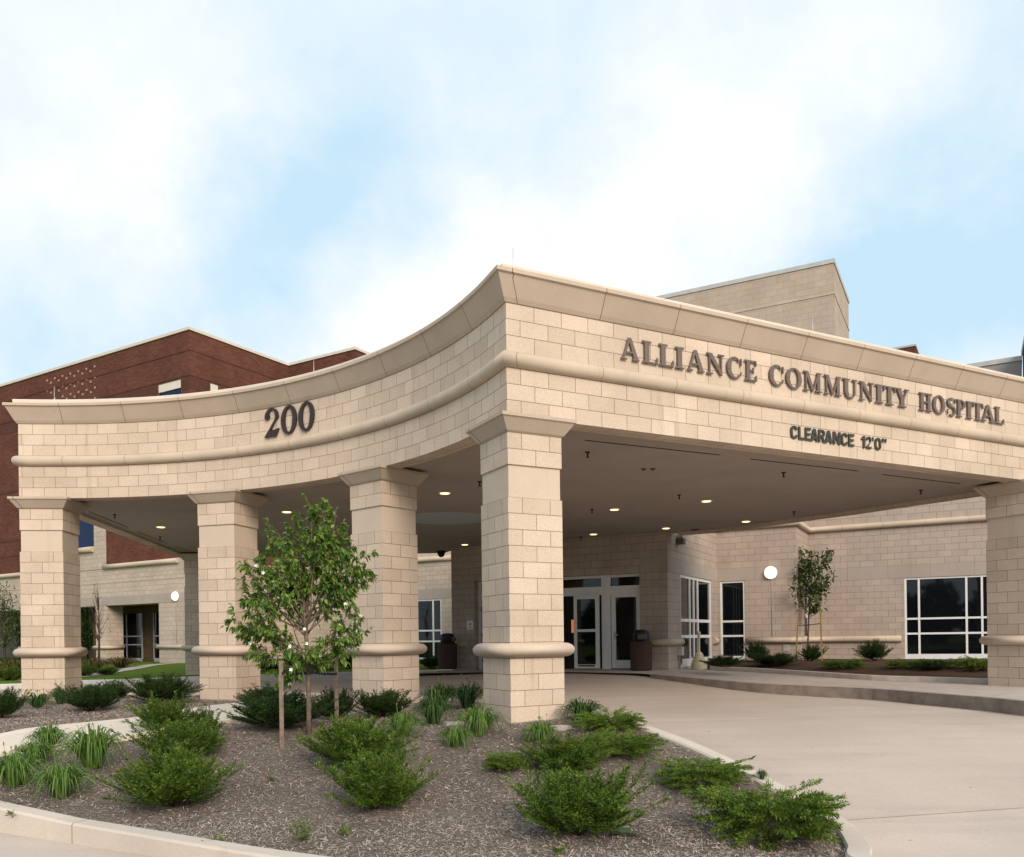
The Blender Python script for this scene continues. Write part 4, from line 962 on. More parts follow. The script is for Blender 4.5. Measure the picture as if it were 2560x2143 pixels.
# ------------------------------------------------------------------ buildings beyond the canopy, right
def block_building(name, corner, ang, left, deep, ztop, mat, lab, cope=True, band=None, z0=0, ch_=.22):
    a = Vector((math.cos(ang), math.sin(ang))); b = Vector((-math.sin(ang), math.cos(ang)))
    c = Vector(corner); q = [tuple(c-a*left), tuple(c), tuple(c+b*deep), tuple(c+b*deep-a*left)]
    o = empty(name, (c.x, c.y, z0), 0, lab, 'building'); mb = MB(); mb.wall(q, z0, ztop, 0, True); mb.flat(q, ztop-.05)
    w = mb.build('wall', mat, o); w.matrix_parent_inverse = Matrix.Translation((-c.x, -c.y, -z0))
    if cope:
        mb = MB(); mb.sweep(q, [(-.02, ztop-ch_), (.05, ztop-ch_), (.06, ztop), (-.3, ztop)], side=1, closed=True); w = mb.build('coping', m_cope2, o); w.matrix_parent_inverse = Matrix.Translation((-c.x, -c.y, -z0))
    if band:
        mb = MB(); mb.sweep(q, [(-.0, band), (.03, band), (.03, band+.10), (0, band+.10)], side=1, closed=True); w = mb.build('string_course', m_corn, o); w.matrix_parent_inverse = Matrix.Translation((-c.x, -c.y, -z0))
    return o
m_cope2 = plain('weathered_coping', (.46, .45, .44), .5, 0, .08, 3)
def at_depth(x, y, Y): r = rayd(x, y); return (r.x*Y, Y), HC+r.z*Y
m_tower = masonry('tower_block', (.42, .34, .28), (.46, .37, .305), (.30, .235, .19), .4064*1.6, C*1.6, .007, .06, .08)
(tc_, tz) = at_depth(2084, 647, 45)
_, tb = at_depth(2084, 735, 45)
block_building('stair_tower', tc_, PHI, 14, 6.3, tz, m_tower, 'tall pale block tower rising behind the front fascia', band=tb)
(tc_, tz) = at_depth(2288, 870, 56)
block_building('brick_penthouse', tc_, PL, 9, 6, tz+.25, m_brick, 'small red brick roof block just showing over the fascia right of the tower', ch_=.12)
(tc_, tz) = at_depth(2552, 890, 40)
block_building('panel_wing', (tc_[0], tc_[1]), PL, 9.5, 5, tz, m_panel, 'low grey metal panelled wing at the far right above the fascia')
dkb = Vector(tc_)-e2*9
block_building('brick_stair_block', tuple(dkb+e1*6+Vector((.1, 0))), PHI, 6, 9.2, tz+.3, m_bdark, 'dark red brick wall at the extreme right edge above the canopy')

# ------------------------------------------------------------------ island: kerb, mulch, path
rk = [hit(x, y, bedz) for x, y in [(2158, 2143), (2146, 2111), (2105, 2058), (2009, 2005), (1888, 1936), (1787, 1886), (1700, 1848), (1613, 1816), (1560, 1800), (1514, 1789)]]
front = [(-20, 15.8), (-12, 11.62), (-4.78, 7.86), (-1.59, 6.2), (0, 5.4), (1.2, 4.95), (2.1, 4.9), (2.62, 5.3)]
back = [(1.25, 11.75), (.2, 13.2), (-1.42, 15.05), (-3.2, 16.3), (-5.07, 17.1), (-9.12, 17.6), (-13, 17.8), (-20, 17.9)]
loop = smooth_path(front+rk+back, 5)
kp = [(-.09, -.30), (-.09, -.02), (-.075, .0), (.075, .0), (.09, -.02), (.09, -.30)]
mb = MB(); L3 = [(x, y, bedz(x, y)) for x, y in loop]
mb.sweep(L3, [(-a, b) for a, b in kp], side=1, closed=False)
m_kerbj = m_kerb
ko = mb.build('kerb', masonry('island_kerb_concrete', (.56, .49, .425), (.56, .49, .425), (.25, .2, .16), 3.05, 40, .006, .06, .10, 0, .004, mixc=.2)); tag(ko, 'pale concrete kerb curving round the planted island in the foreground', 'kerb')
inner = loop
surface('mulch_bed', inner, mulz, m_mulch, .35)
# path across the island
pu = [hit(x, y, bedz) for x, y in [(-200, 1862), (0, 1838), (334, 1797), (493, 1771.6), (591, 1759)]]+[(-4.15, 15.4), (-3.9, 16.3)]
pl = [hit(x, y, bedz) for x, y in [(-200, 1905), (0, 1883), (343, 1838), (549, 1806), (617, 1793)]]+[(-3.35, 14.5), (-2.6, 16.1)]
pu, pl = smooth_path(pu, 5), smooth_path(pl, 5); mb = MB()
for i in range(len(pu)-1):
    q = [pl[i], pl[i+1], pu[i+1], pu[i]]; mb.poly([(x, y, bedz(x, y)+.02) for x, y in q])
    mb.poly([(pl[i][0], pl[i][1], bedz(*pl[i])-.1), (pl[i+1][0], pl[i+1][1], bedz(*pl[i+1])-.1), (pl[i+1][0], pl[i+1][1], bedz(*pl[i+1])+.02), (pl[i][0], pl[i][1], bedz(*pl[i])+.02)])
tag(mb.build('path', m_path, weld=True), kind='structure')
pathpoly = pl+pu[::-1]
# mulch chips: loose slivers of wood
N = 130000
xx = RNG.uniform(-8, 3.2, N*2); yy = 5.2+(RNG.random(N*2)**1.7)*11.5
def inpoly_v(x, y, P):
    c = np.zeros(len(x), bool); j = len(P)-1
    for i in range(len(P)):
        if P[i][1] != P[j][1]: c ^= ((P[i][1] > y) != (P[j][1] > y)) & (x < (P[j][0]-P[i][0])*(y-P[i][1])/(P[j][1]-P[i][1])+P[i][0])
        j = i
    return c
keep = np.nonzero(inpoly_v(xx, yy, inner) & ~inpoly_v(xx, yy, pathpoly) & (np.abs(xx) < .66*yy+.4))[0][:N]
xx, yy = xx[keep], yy[keep]; n = len(xx); zz = np.array([mulz(a, b) for a, b in zip(xx, yy)])
ln = RNG.uniform(.006, .026, n)*np.where(RNG.random(n) < .05, 1.8, 1); wd = RNG.uniform(.0015, .004, n); an = RNG.uniform(0, 2*np.pi, n); tl = RNG.normal(0, .30, n); rl = RNG.normal(0, .5, n)
D = np.stack([np.cos(an)*np.cos(tl), np.sin(an)*np.cos(tl), np.sin(tl)], 1); Sd = np.stack([-np.sin(an), np.cos(an), rl*.6], 1)
P0 = np.stack([xx, yy, zz+RNG.uniform(.002, .016, n)], 1)
V = np.stack([P0-D*ln[:, None]-Sd*wd[:, None], P0+D*ln[:, None]-Sd*wd[:, None]*.6, P0+D*ln[:, None]+Sd*wd[:, None]*.7, P0-D*ln[:, None]+Sd*wd[:, None]], 1).reshape(-1, 3)
o = np_mesh('mulch_chips', V, np.arange(n*4).reshape(-1, 4), m_chip); tag(o, 'brown wood chips scattered over the island bed', 'mulch', None, 'stuff')

# ------------------------------------------------------------------ plants
def rhombs(P, D, L, Wd, S=None, jit=.0):
    n = len(P); D = D/np.linalg.norm(D, axis=1, keepdims=True)
    if S is None: S = RNG.normal(size=(n, 3))
    S = np.cross(D, S); S /= (np.linalg.norm(S, axis=1, keepdims=True)+1e-9)
    L = L[:, None]; Wd = Wd[:, None]
    V = np.stack([P, P+D*L*.45+S*Wd, P+D*L, P+D*L*.45-S*Wd], 1).reshape(-1, 3)
    return V
def juniper(seed, flat=False, n=150):
    """unit shrub of radius about 1: curved plumes with side branchlets, all carrying short fine needles"""
    rg = np.random.default_rng(seed); P, D, L, Wd = [], [], [], []
    Z = np.array([0, 0, 1.])
    for i in range(n):
        az_ = rg.uniform(0, 2*np.pi); lob = 1+.17*np.sin(az_*3+seed)+.10*np.sin(az_*5+seed*2)
        h = np.array([np.cos(az_), np.sin(az_), 0])
        if flat: el = rg.uniform(.0, .30); Lp = rg.uniform(.55, 1.08)*lob; o = h*rg.uniform(0, .15)+Z*rg.uniform(.06, .40); curl = rg.uniform(-.25, .05)
        else: el = np.arccos(rg.uniform(.12, .99)); el = min(el, 1.4); Lp = rg.uniform(.60, 1.05)*lob*(1.0-.12*np.sin(el)); o = h*rg.uniform(0, .10)+Z*.03; curl = rg.uniform(.10, .38)*np.cos(el)
        d = h*np.cos(el)+Z*np.sin(el); side = np.cross(d, Z); side /= np.linalg.norm(side)+1e-9; side = side+Z*rg.normal(0, .2); up = np.cross(side, d)
        ax = lambda t_: o+d*Lp*t_+Z*curl*Lp*t_**2.2*(1-.15*t_)
        def needles(p0, dd, m, ln, spread):
            t_ = rg.uniform(0, 1, m)[:, None]; pp = p0+dd*t_; q = dd/np.linalg.norm(dd)+rg.normal(0, spread, (m, 3))
            P.append(pp); D.append(q); L.append(ln*rg.uniform(.6, 1.2, m)); Wd.append(rg.uniform(.0045, .0085, m))
        K = 10
        for k in range(K):
            t0 = .25+.75*k/K; a = ax(t0); b = ax(t0+.75/K); needles(a, b-a, 9, .065, .42)
            if k > 0:
                for sg_ in (-1, 1):
                    if rg.random() < .86:
                        ll = (.30-.20*t0)*rg.uniform(.6, 1.2); br = (b-a)/np.linalg.norm(b-a)*.8+side*sg_*rg.uniform(.35, .75)+up*rg.uniform(-.15, .45 if not flat else .2)
                        needles(a, br*ll, 13, .055, .40)
    P = np.concatenate(P); D = np.concatenate(D); L = np.concatenate(L); Wd = np.concatenate(Wd)
    V = rhombs(P, D, L, Wd)
    V[:, :2] /= np.percentile(np.abs(V[:, 0]), 99.0); V[:, 2] *= (.46 if flat else .78)/np.percentile(V[:, 2], 98.5); V[:, 2] = np.maximum(V[:, 2], .005)
    return V
def twigs(seed, flat):
    mb = MB(); rg = random.Random(seed)
    for i in range(16):
        a = rg.uniform(0, 6.28); e = rg.uniform(.2, 1.2) if not flat else rg.uniform(.05, .3)
        mb.tube([(0, 0, 0), (.35*math.cos(a)*math.cos(e), .35*math.sin(a)*math.cos(e), .3*math.sin(e)), (.7*math.cos(a)*math.cos(e), .7*math.sin(a)*math.cos(e), .5*math.sin(e))], .02, .006, 5)
    return mb
QF = lambda V: np.arange(len(V)).reshape(-1, 4)
JM = {}
for nm, mat, flat in (('jun', m_jun, False), ('jund', m_jund, False), ('flat', m_junf, True)):
    for v in range(3):
        V = juniper(11+v*7+(40 if flat else 0), flat, 165 if not flat else 130)
        JM[nm, v] = np_mesh('foliage', V, QF(V), mat, link=False)
TW = {}
for f_ in (False, True):
    o = twigs(3, f_).build('stems', m_bark2); TW[f_] = o.data; bpy.data.objects.remove(o)
def plant(kind, name, x, yb, wpx, hpx, lab, cat='shrub', group=None, v=0, fn=mulz, rz=None, meshes=None, hn=.78, sub='stems', subm=None, bury=0):
    """x, yb: photo column and row where the plant meets the ground; sized in metres from its extent at that distance"""
    p = hit(x, yb, fn); R = wpx/2*p[1]/F; R = R/(1-.0); Y = p[1]+R*.55; X = rayd(x, yb).x*Y; Rr = wpx/2*Y/F; Hh = hpx*Y/F
    z = fn(X, Y)
    o = empty(name, (X, Y, z-bury), 0, lab, cat, group)
    for nm, me in meshes:
        c = bpy.data.objects.new(nm, me); COL.objects.link(c); c.parent = o
    o.rotation_euler.z = RNG.uniform(0, 6.28) if rz is None else rz
    o.scale = (Rr, Rr, Hh/hn)
    return o
GJ = 'feathery junipers planted in the island bed'
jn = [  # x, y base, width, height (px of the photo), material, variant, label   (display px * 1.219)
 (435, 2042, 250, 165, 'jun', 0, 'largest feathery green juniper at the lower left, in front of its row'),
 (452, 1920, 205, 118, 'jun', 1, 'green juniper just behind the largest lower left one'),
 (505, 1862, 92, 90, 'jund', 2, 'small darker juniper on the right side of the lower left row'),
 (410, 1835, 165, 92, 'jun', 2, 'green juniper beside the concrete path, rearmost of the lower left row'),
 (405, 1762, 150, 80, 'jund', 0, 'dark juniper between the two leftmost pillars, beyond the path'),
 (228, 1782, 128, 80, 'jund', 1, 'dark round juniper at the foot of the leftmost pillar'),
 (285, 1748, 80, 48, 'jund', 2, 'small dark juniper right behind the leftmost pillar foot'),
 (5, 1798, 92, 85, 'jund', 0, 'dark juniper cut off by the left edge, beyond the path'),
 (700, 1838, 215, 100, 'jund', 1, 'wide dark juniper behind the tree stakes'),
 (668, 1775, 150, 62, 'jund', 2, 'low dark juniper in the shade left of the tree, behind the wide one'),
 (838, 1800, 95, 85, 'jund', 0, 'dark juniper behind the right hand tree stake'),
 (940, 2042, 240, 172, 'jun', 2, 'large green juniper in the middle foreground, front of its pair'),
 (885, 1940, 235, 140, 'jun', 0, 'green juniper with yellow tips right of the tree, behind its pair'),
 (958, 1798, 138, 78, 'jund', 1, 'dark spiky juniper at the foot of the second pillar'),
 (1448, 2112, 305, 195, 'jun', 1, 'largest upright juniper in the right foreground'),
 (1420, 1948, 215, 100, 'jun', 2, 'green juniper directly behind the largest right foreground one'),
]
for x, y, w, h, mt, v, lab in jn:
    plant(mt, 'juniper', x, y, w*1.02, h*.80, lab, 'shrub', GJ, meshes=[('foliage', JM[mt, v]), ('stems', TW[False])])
GF = 'low spreading junipers of the island bed'
for x, y, w, h, v, lab in [
 (1262, 1938, 118, 42, 0, 'small flat juniper at the left of the right foreground group'),
 (1548, 1908, 205, 55, 1, 'flat juniper behind the right foreground group, above the bare mulch'),
 (1525, 1840, 180, 44, 2, 'flat juniper nearest the corner pillar, against the kerb'),
 (1755, 1992, 245, 66, 0, 'flat bright juniper in the middle of the kerb curve'),
 (1932, 2125, 375, 128, 1, 'largest flat bright juniper, spreading towards the kerb at lower right')]:
    plant('flat', 'spreading_juniper', x, y, w, h, lab, 'shrub', GF, meshes=[('foliage', JM['flat', v]), ('stems', TW[True])], hn=.48)

def lily(seed, n=190):
    rg = np.random.default_rng(seed); Vs = []; Fs = []; b = 0
    for i in range(n):
        a = rg.uniform(0, 2*np.pi); reach = rg.uniform(.15, 1.0)**.75; top = rg.uniform(.72, 1.08)*(1.08-.42*reach); w = rg.uniform(.016, .028)
        o = np.array([np.cos(a), np.sin(a), 0])*rg.uniform(0, .20); d = np.array([np.cos(a), np.sin(a), 0]); s = np.array([-np.sin(a), np.cos(a), 0])
        end = rg.uniform(-.2, .7) if reach > .4 else rg.uniform(.6, 1.0); K = 8; pts = []; sway = rg.normal(0, .10)
        for k in range(K+1):
            t_ = k/K; x = reach*(t_**1.05); zz_ = top*(1-(1-min(1, t_/.68))**1.8)
            if t_ > .68: zz_ -= top*(1-end)*((t_-.68)/.32)**1.6
            p = o+d*x+s*sway*t_*t_+np.array([0, 0, max(.01, zz_)])
            ww = w*(1-t_**2.5)*(.65+.35*min(1, t_*4))+.001; tw_ = s*np.cos(sway*4)+np.array([0, 0, 1])*np.sin(sway*4)
            pts += [p-tw_*ww, p+tw_*ww]
        Vs += pts
        for k in range(K): Fs.append([b+2*k, b+2*k+1, b+2*k+3, b+2*k+2])
        b += len(pts)
    Vs = np.array(Vs); Vs[:, :2] /= np.percentile(np.abs(Vs[:, 0]), 97); Vs[:, 2] /= np.percentile(Vs[:, 2], 98.5)
    return Vs, np.array(Fs)
LM = {}
for v in range(3):
    for nm, mt in (('g', m_lily), ('d', m_lilyd)):
        V, Fc = lily(5+v, 210 if nm == 'g' else 180); LM[nm, v] = np_mesh('blades', V, Fc, mt, link=False, smooth=True)
def stalkmesh():
    mb = MB(); rg = random.Random(4)
    for i in range(7):
        a = rg.uniform(0, 6.28); r = rg.uniform(.05, .4); x, y = r*math.cos(a), r*math.sin(a); h = rg.uniform(1.05, 1.35)
        mb.tube([(x*.3, y*.3, 0), (x, y, h)], .008, .006, 4); mb.lathe([(.006, 0), (.022, .03), (.016, .09), (.004, .11)], 6, (x, y, h))
    return mb
o = stalkmesh().build('bud_stalks', leafmat('bud_stalk_green', [(0, (.12, .16, .05)), (1, (.26, .28, .12))])); STK = o.data; bpy.data.objects.remove(o)
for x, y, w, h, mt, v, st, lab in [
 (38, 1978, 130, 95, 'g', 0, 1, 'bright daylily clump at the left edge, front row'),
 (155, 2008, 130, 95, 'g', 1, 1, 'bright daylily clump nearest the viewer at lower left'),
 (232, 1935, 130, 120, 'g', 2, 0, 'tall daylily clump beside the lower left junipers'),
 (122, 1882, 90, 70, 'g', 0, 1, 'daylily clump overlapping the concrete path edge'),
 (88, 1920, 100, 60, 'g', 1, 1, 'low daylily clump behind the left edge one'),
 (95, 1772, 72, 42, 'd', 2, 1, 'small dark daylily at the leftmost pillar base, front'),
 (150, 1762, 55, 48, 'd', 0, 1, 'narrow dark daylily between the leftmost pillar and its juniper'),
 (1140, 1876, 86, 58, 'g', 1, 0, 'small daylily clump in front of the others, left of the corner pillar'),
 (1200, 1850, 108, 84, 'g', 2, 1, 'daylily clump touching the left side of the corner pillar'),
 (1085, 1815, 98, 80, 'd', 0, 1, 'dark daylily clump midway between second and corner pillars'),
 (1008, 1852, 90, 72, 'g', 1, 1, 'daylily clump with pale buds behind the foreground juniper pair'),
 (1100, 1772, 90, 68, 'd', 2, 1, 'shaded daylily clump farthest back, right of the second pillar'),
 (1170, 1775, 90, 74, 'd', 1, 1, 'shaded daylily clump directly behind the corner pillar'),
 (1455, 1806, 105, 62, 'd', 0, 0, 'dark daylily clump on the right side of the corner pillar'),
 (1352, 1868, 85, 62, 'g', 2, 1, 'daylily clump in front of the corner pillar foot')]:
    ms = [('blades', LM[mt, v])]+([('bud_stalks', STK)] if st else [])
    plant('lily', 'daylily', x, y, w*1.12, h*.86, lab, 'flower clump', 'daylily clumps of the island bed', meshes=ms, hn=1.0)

# small weeds, broadleaf plants, kerb tuft, stones
def small_weed(seed, n, spread, H):
    rg = np.random.default_rng(seed); Ps, Ds, Ls, Ws = [], [], [], []
    for i in range(n):
        a = rg.uniform(0, 6.28); r = rg.uniform(0, spread)
        for k in range(6):
            t_ = (k+1)/6; Ps.append([r*np.cos(a)*t_, r*np.sin(a)*t_, H*t_*(1-.3*r/spread)]); Ds.append(rg.normal(0, .5, 3)+[np.cos(a)*.6, np.sin(a)*.6, .4]); Ls.append(.045); Ws.append(.007)
    return rhombs(np.array(Ps), np.array(Ds), np.array(Ls), np.array(Ws))
def at_ground(x, y, fn=mulz): p = hit(x, y, fn); return (p[0], p[1], fn(*p))
m_weed = leafmat('weed_green', [(0, (.07, .10, .03)), (1, (.17, .22, .06))])
for x, y, n_, sp_, H, lab in [(757, 2108, 26, .13, .19, 'feathery pale green weed on the bare mulch in the middle foreground'), (860, 2090, 9, .05, .07, 'tiny green sprig right of the feathery weed'),
                              (678, 1955, 6, .04, .05, 'tiny weed seedling right of the lower left juniper'), (38, 2040, 8, .08, .03, 'low sprig near the front kerb at the left'), (545, 2110, 10, .10, .04, 'low weed against the front kerb')]:
    P = at_ground(x, y); o = empty('weed', P, 0, lab, 'weed'); V = small_weed(x, n_, sp_, H); np_mesh('leaves', V, QF(V), m_weed, o)
    mb = MB()
    for k in range(3): mb.tube([(0, 0, 0), (.02*k-.02, .01*k, H*.8)], .003, .001, 4)
    mb.build('stem', m_bark2, o)
def broadleaf(name, P, L, n, lab, el, mat):
    o = empty(name, P, 0, lab, 'weed')
    for i in range(n):
        a = 2*math.pi*i/n+random.uniform(-.4, .4); e = el+random.uniform(-.2, .3); mb = MB(); K = 6; row = []
        d = Vector((math.cos(a), math.sin(a), 0)); s = Vector((-d.y, d.x, 0)); l = L*random.uniform(.7, 1.1)
        for k in range(K+1):
            t_ = k/K; wv_ = l*.42*math.sin(math.pi*min(1, t_*.93+.04))**.8; c = d*(l*(.25+t_))*math.cos(e)+Vector((0, 0, l*(.3+t_)*math.sin(e)-l*.5*t_*t_*math.sin(e)+.01))
            row.append((c-s*wv_+Vector((0, 0, wv_*.25)), c, c+s*wv_+Vector((0, 0, wv_*.25))))
        for A0, B0 in zip(row, row[1:]): mb.poly([A0[0], A0[1], B0[1], B0[0]], None, True); mb.poly([A0[1], A0[2], B0[2], B0[1]], None, True)
        mb.tube([(0, 0, 0), tuple(row[0][1])], .004, .003, 5)
        mb.build('leaf', mat, o)
broadleaf('broadleaf_weed', at_ground(1395, 2140), .085, 8, 'bright green broadleaf weed at the bottom edge below the large juniper', .9, leafmat('bright_weed_leaf', [(0, (.12, .2, .04)), (1, (.2, .3, .07))]))
broadleaf('burdock_plant', at_ground(1565, 2092), .13, 5, 'low plant with round blue-green leaves beside the large right juniper', .45, leafmat('blue_green_leaf', [(0, (.09, .15, .07)), (1, (.14, .22, .10))]))
P = at_ground(1905, 1952); o = empty('grass_tuft', P, 0, 'small dark grass tuft growing against the kerb curve', 'grass'); c = bpy.data.objects.new('blades', LM['d', 1]); COL.objects.link(c); c.parent = o; o.scale = (.06, .06, .11)
P = at_ground(2062, 2046); o = empty('grass_tuft', P, 0, 'thin grass sprigs at the kerb end, right of the large flat juniper', 'grass'); c = bpy.data.objects.new('blades', LM['d', 2]); COL.objects.link(c); c.parent = o; o.scale = (.07, .07, .06)
def stone(x, y, w, dd, lab):
    P = at_ground(x, y); mb = MB(); n = 9; top = []; bot = []
    for i in range(n):
        a = 2*math.pi*i/n; r = 1+random.uniform(-.18, .18); top.append((P[0]+w*r*math.cos(a), P[1]+dd*r*math.sin(a))); 
    mb.prism(top, P[2]-.03, P[2]+.035); o = mb.build('flagstone', m_stone); tag(o, lab, 'stone')
stone(1132, 1812, .13, .10, 'flat grey stone in the mulch between the daylily clumps'); stone(1400, 1822, .13, .09, 'flat grey stone in front of the corner pillar, by the kerb')

# trees ------------------------------------------------------------
def bez(a, b, c, n=7):
    a, b, c = Vector(a), Vector(b), Vector(c)
    return [tuple(a*(1-t_)**2+b*2*t_*(1-t_)+c*t_*t_) for t_ in [k/n for k in range(n+1)]]
def leaf_cloud(pts, droop, size, mat, parent, rg, name='leaves'):
    P = np.array([p for p, d in pts]); D = np.array([d for p, d in pts]); n = len(P)
    D = D/np.linalg.norm(D, axis=1, keepdims=True)+np.array([0, 0, -1])*rg.uniform(droop*.3, droop*1.5, (n, 1))+rg.normal(0, .45, (n, 3))
    D /= np.linalg.norm(D, axis=1, keepdims=True); up = np.tile([0, 0, 1.], (n, 1))+rg.normal(0, .5, (n, 3))
    S = np.cross(D, up); S /= np.linalg.norm(S, axis=1, keepdims=True); N_ = np.cross(S, D)
    L = (size*rg.uniform(.6, 1.15, n))[:, None]; w = L*rg.uniform(.20, .27, (n, 1)); c = L*.10
    V = np.stack([P, P+D*L*.35+S*w+N_*c, P+D*L*.72+S*w*.72+N_*c*.4-np.array([0, 0, .1])*L, P+D*L-np.array([0, 0, .25])*L, P+D*L*.72-S*w*.72+N_*c*.4-np.array([0, 0, .1])*L, P+D*L*.35-S*w+N_*c, P+D*L*.5-N_*c*.5], 1)
    b = np.arange(n)[:, None]*7
    Fc = np.concatenate([b+np.array([0, 1, 2, 6]), b+np.array([6, 2, 3, 4]), b+np.array([0, 6, 4, 5])])
    return np_mesh(name, V.reshape(-1, 3), Fc, mat, parent)
rg = np.random.default_rng(3)
tb_ = at_ground(772, 1838); TY = tb_[1]
def tl_(dx, dy, dep=0):   # display-pixel target -> tree-local point at depth offset dep
    r = rayd(dx*1.219, dy*1.219); Y = TY+dep; return Vector((r.x*Y-tb_[0], dep, HC+r.z*Y-tb_[2]))
tr = empty('crabapple_tree', tb_, 0, 'young leafy crabapple tree with a few white blossoms, tied between two wooden stakes', 'tree')
mb = MB(); top = tl_(628, 1190, 0)
trunk = [(0, 0, -.05), tuple(tl_(633, 1440)), tuple(tl_(632, 1372)), tuple(tl_(627, 1290)), tuple(tl_(622, 1230)), tuple(top)]
mb.tube(trunk, .033, .017, 9)
ends = [(640, 1045, 0, 1), (690, 1040, .1, 1), (610, 1085, -.1, 1), (665, 1060, .1, 1), (560, 1105, .1, 1), (585, 1110, -.3, .9), (535, 1135, .3, .9), (512, 1160, -.1, .8), (650, 1100, -.25, 1), (695, 1110, .25, 1), (720, 1110, 0, .9), (745, 1135, -.2, .8), (755, 1165, .1, .8),
        (735, 1190, .3, .6), (600, 1140, .35, .9), (640, 1140, .4, .9), (680, 1150, -.35, .9), (570, 1170, -.35, .6), (480, 1268, .05, .8), (505, 1215, .25, .6), (520, 1250, -.3, .7), (540, 1290, .3, .6), (545, 1200, .1, .5), (740, 1270, .1, .4), (725, 1235, -.3, .5), (590, 1392, -.2, .6), (700, 1280, .35, .6), (735, 1300, -.1, .4),
        (520, 1320, -.2, .5), (560, 1350, .2, .5), (610, 1330, -.4, .6), (655, 1330, -.35, .6), (690, 1330, .2, .4), (580, 1230, .45, .4), (670, 1220, .45, .4), (700, 1200, -.1, .5), (545, 1240, -.4, .6), (500, 1300, .1, .5), (640, 1200, -.4, .3), (600, 1280, .5, .3), (680, 1290, .5, .3)]
pts = []; blossoms = []
for (x, y, dp, dens) in ends:
    dp *= .75
    e = tl_(x, y, dp); f = rg.uniform(0, 1)
    zs_ = max(.75, min(e.z-.35, 1.6))*rg.uniform(.72, .98); zs_ = min(max(zs_, .72), 1.95)
    st = Vector((.03*math.sin(zs_*4), 0, zs_))
    for (p0, p1) in zip(trunk, trunk[1:]):
        if p0[2] <= zs_ <= p1[2]: q = (zs_-p0[2])/(p1[2]-p0[2]); st = Vector(p0).lerp(Vector(p1), q)
    mid = Vector((e.x*.72, e.y*.72, zs_+(e.z-zs_)*.40)) if e.z > zs_+.2 else Vector((e.x*.5, e.y*.5, zs_+.10))
    path = bez(st, mid, e, 8); mb.tube(path, .012, .003, 5)
    if dens > .3:
      for s in range(int(7+11*dens)):
        k = int(rg.integers(3, 8)); a = Vector(path[k]).lerp(Vector(path[k+1]) if k < 8 else Vector(path[k]), rg.random())
        if k >= 5 or dens < .7: pass
        dirv = Vector(path[min(k+1, 8)])-Vector(path[k-1]); dirv.normalize()
        tip = a+(dirv*.6+Vector(rg.normal(0, .55, 3)))*rg.uniform(.10, .22); tw_ = bez(a, (a+tip)/2+Vector((0, 0, .02)), tip, 3); mb.tube(tw_, .004, .0015, 4)
        nl = int(5+15*dens)
        for j in range(nl):
            u = rg.uniform(.2, 1); p = Vector(tw_[0]).lerp(Vector(tw_[-1]), u); pts.append((tuple(p), tuple((tip-a).normalized()+Vector(rg.normal(0, .3, 3)))))
        if y > 1130 and rg.random() < .06: blossoms.append(tip)
      for j in range(int(10*dens)):
        k = int(rg.integers(2, 9)); pts.append((path[min(k, 8)], tuple(rg.normal(0, 1, 3))))
mb.build('trunk', m_bark, tr)
leaf_cloud(pts, .95, .076, m_tree, tr, rg, 'crown')
mb = MB()
for i, b in enumerate(blossoms+[tl_(594, 1404, -.2), tl_(625, 1290, -.1), tl_(557, 1245, -.2), tl_(540, 1175, -.1), tl_(525, 1160, 0)]):
    for k in range(5):
        a = 2*math.pi*k/5; d = Vector((math.cos(a), -.35, math.sin(a))).normalized(); s = Vector((-math.sin(a), 0, math.cos(a)))*.009
        mb.poly([tuple(b), tuple(b+d*.014+s), tuple(b+d*.026), tuple(b+d*.014-s)])
mb.build('blossoms', m_flower, tr)
def stake(x, y0, y1, lab, wd=.022, fn=mulz, mat=m_stake, lean=(0, 0), group=None, Y=None):
    P = at_ground(x, y0, fn); h = (y0-y1)*P[1]/F; o = MB(); n = 4
    pts_ = [(-wd, -wd), (wd, -wd), (wd, wd), (-wd, wd)]
    o.sweep([(wd, 0), (0, wd), (-wd, 0), (0, -wd)], [(0, -.15), (0, h)], side=1, closed=True); o.v = [(v[0]+lean[0]*(v[2])/h, v[1], v[2]) for v in o.v]
    o.poly([(wd+lean[0], 0, h), (lean[0], wd, h), (-wd+lean[0], 0, h), (lean[0], -wd, h)])
    ob = o.build('tree_stake', mat); ob.location = P; ob.rotation_euler.z = .35; return tag(ob, lab, 'stake', group), P, h
s1_, SP1, _ = stake(705, 1868, 1652, 'left weathered wooden stake of the crabapple tree', .024)
s2_, SP2, _ = stake(842, 1808, 1590, 'right taller wooden stake of the crabapple tree, lit on one side', .026)
# chain: links from stake to trunk to stake
def chain(pa, pb, sag, lab):
    o = empty('tree_tie', pa, 0, lab, 'tree tie', 'black chain ties of the crabapple tree'); a, b = Vector(pa), Vector(pb); n = int((b-a).length/.042); 
    for i in range(n):
        t_ = (i+.5)/n; c = a.lerp(b, t_)-a; c.z -= sag*4*t_*(1-t_); d = (b-a).normalized(); w_ = Vector((-d.y, d.x, 0)).normalized() if i % 2 else Vector((0, 0, 1))
        mb = MB(); R2 = [tuple(c+d*(.026*math.cos(q))+w_*(.015*math.sin(q))) for q in [2*math.pi*k/10 for k in range(11)]]; mb.tube(R2, .006, .006, 5, cap=False); mb.build('chain_link', m_iron, o)
def px_at(x, y, Y): r = rayd(x, y); return (r.x*Y, Y, HC+r.z*Y)
zc_ = px_at(771, 1680, TY)
chain(px_at(706, 1681, SP1[1]-.03), px_at(768, 1681, TY-.04), .015, 'black chain tie from the left stake to the trunk')
chain(px_at(774, 1680, TY-.04), px_at(842, 1685, SP2[1]-.03), .01, 'black chain tie from the trunk to the right stake')

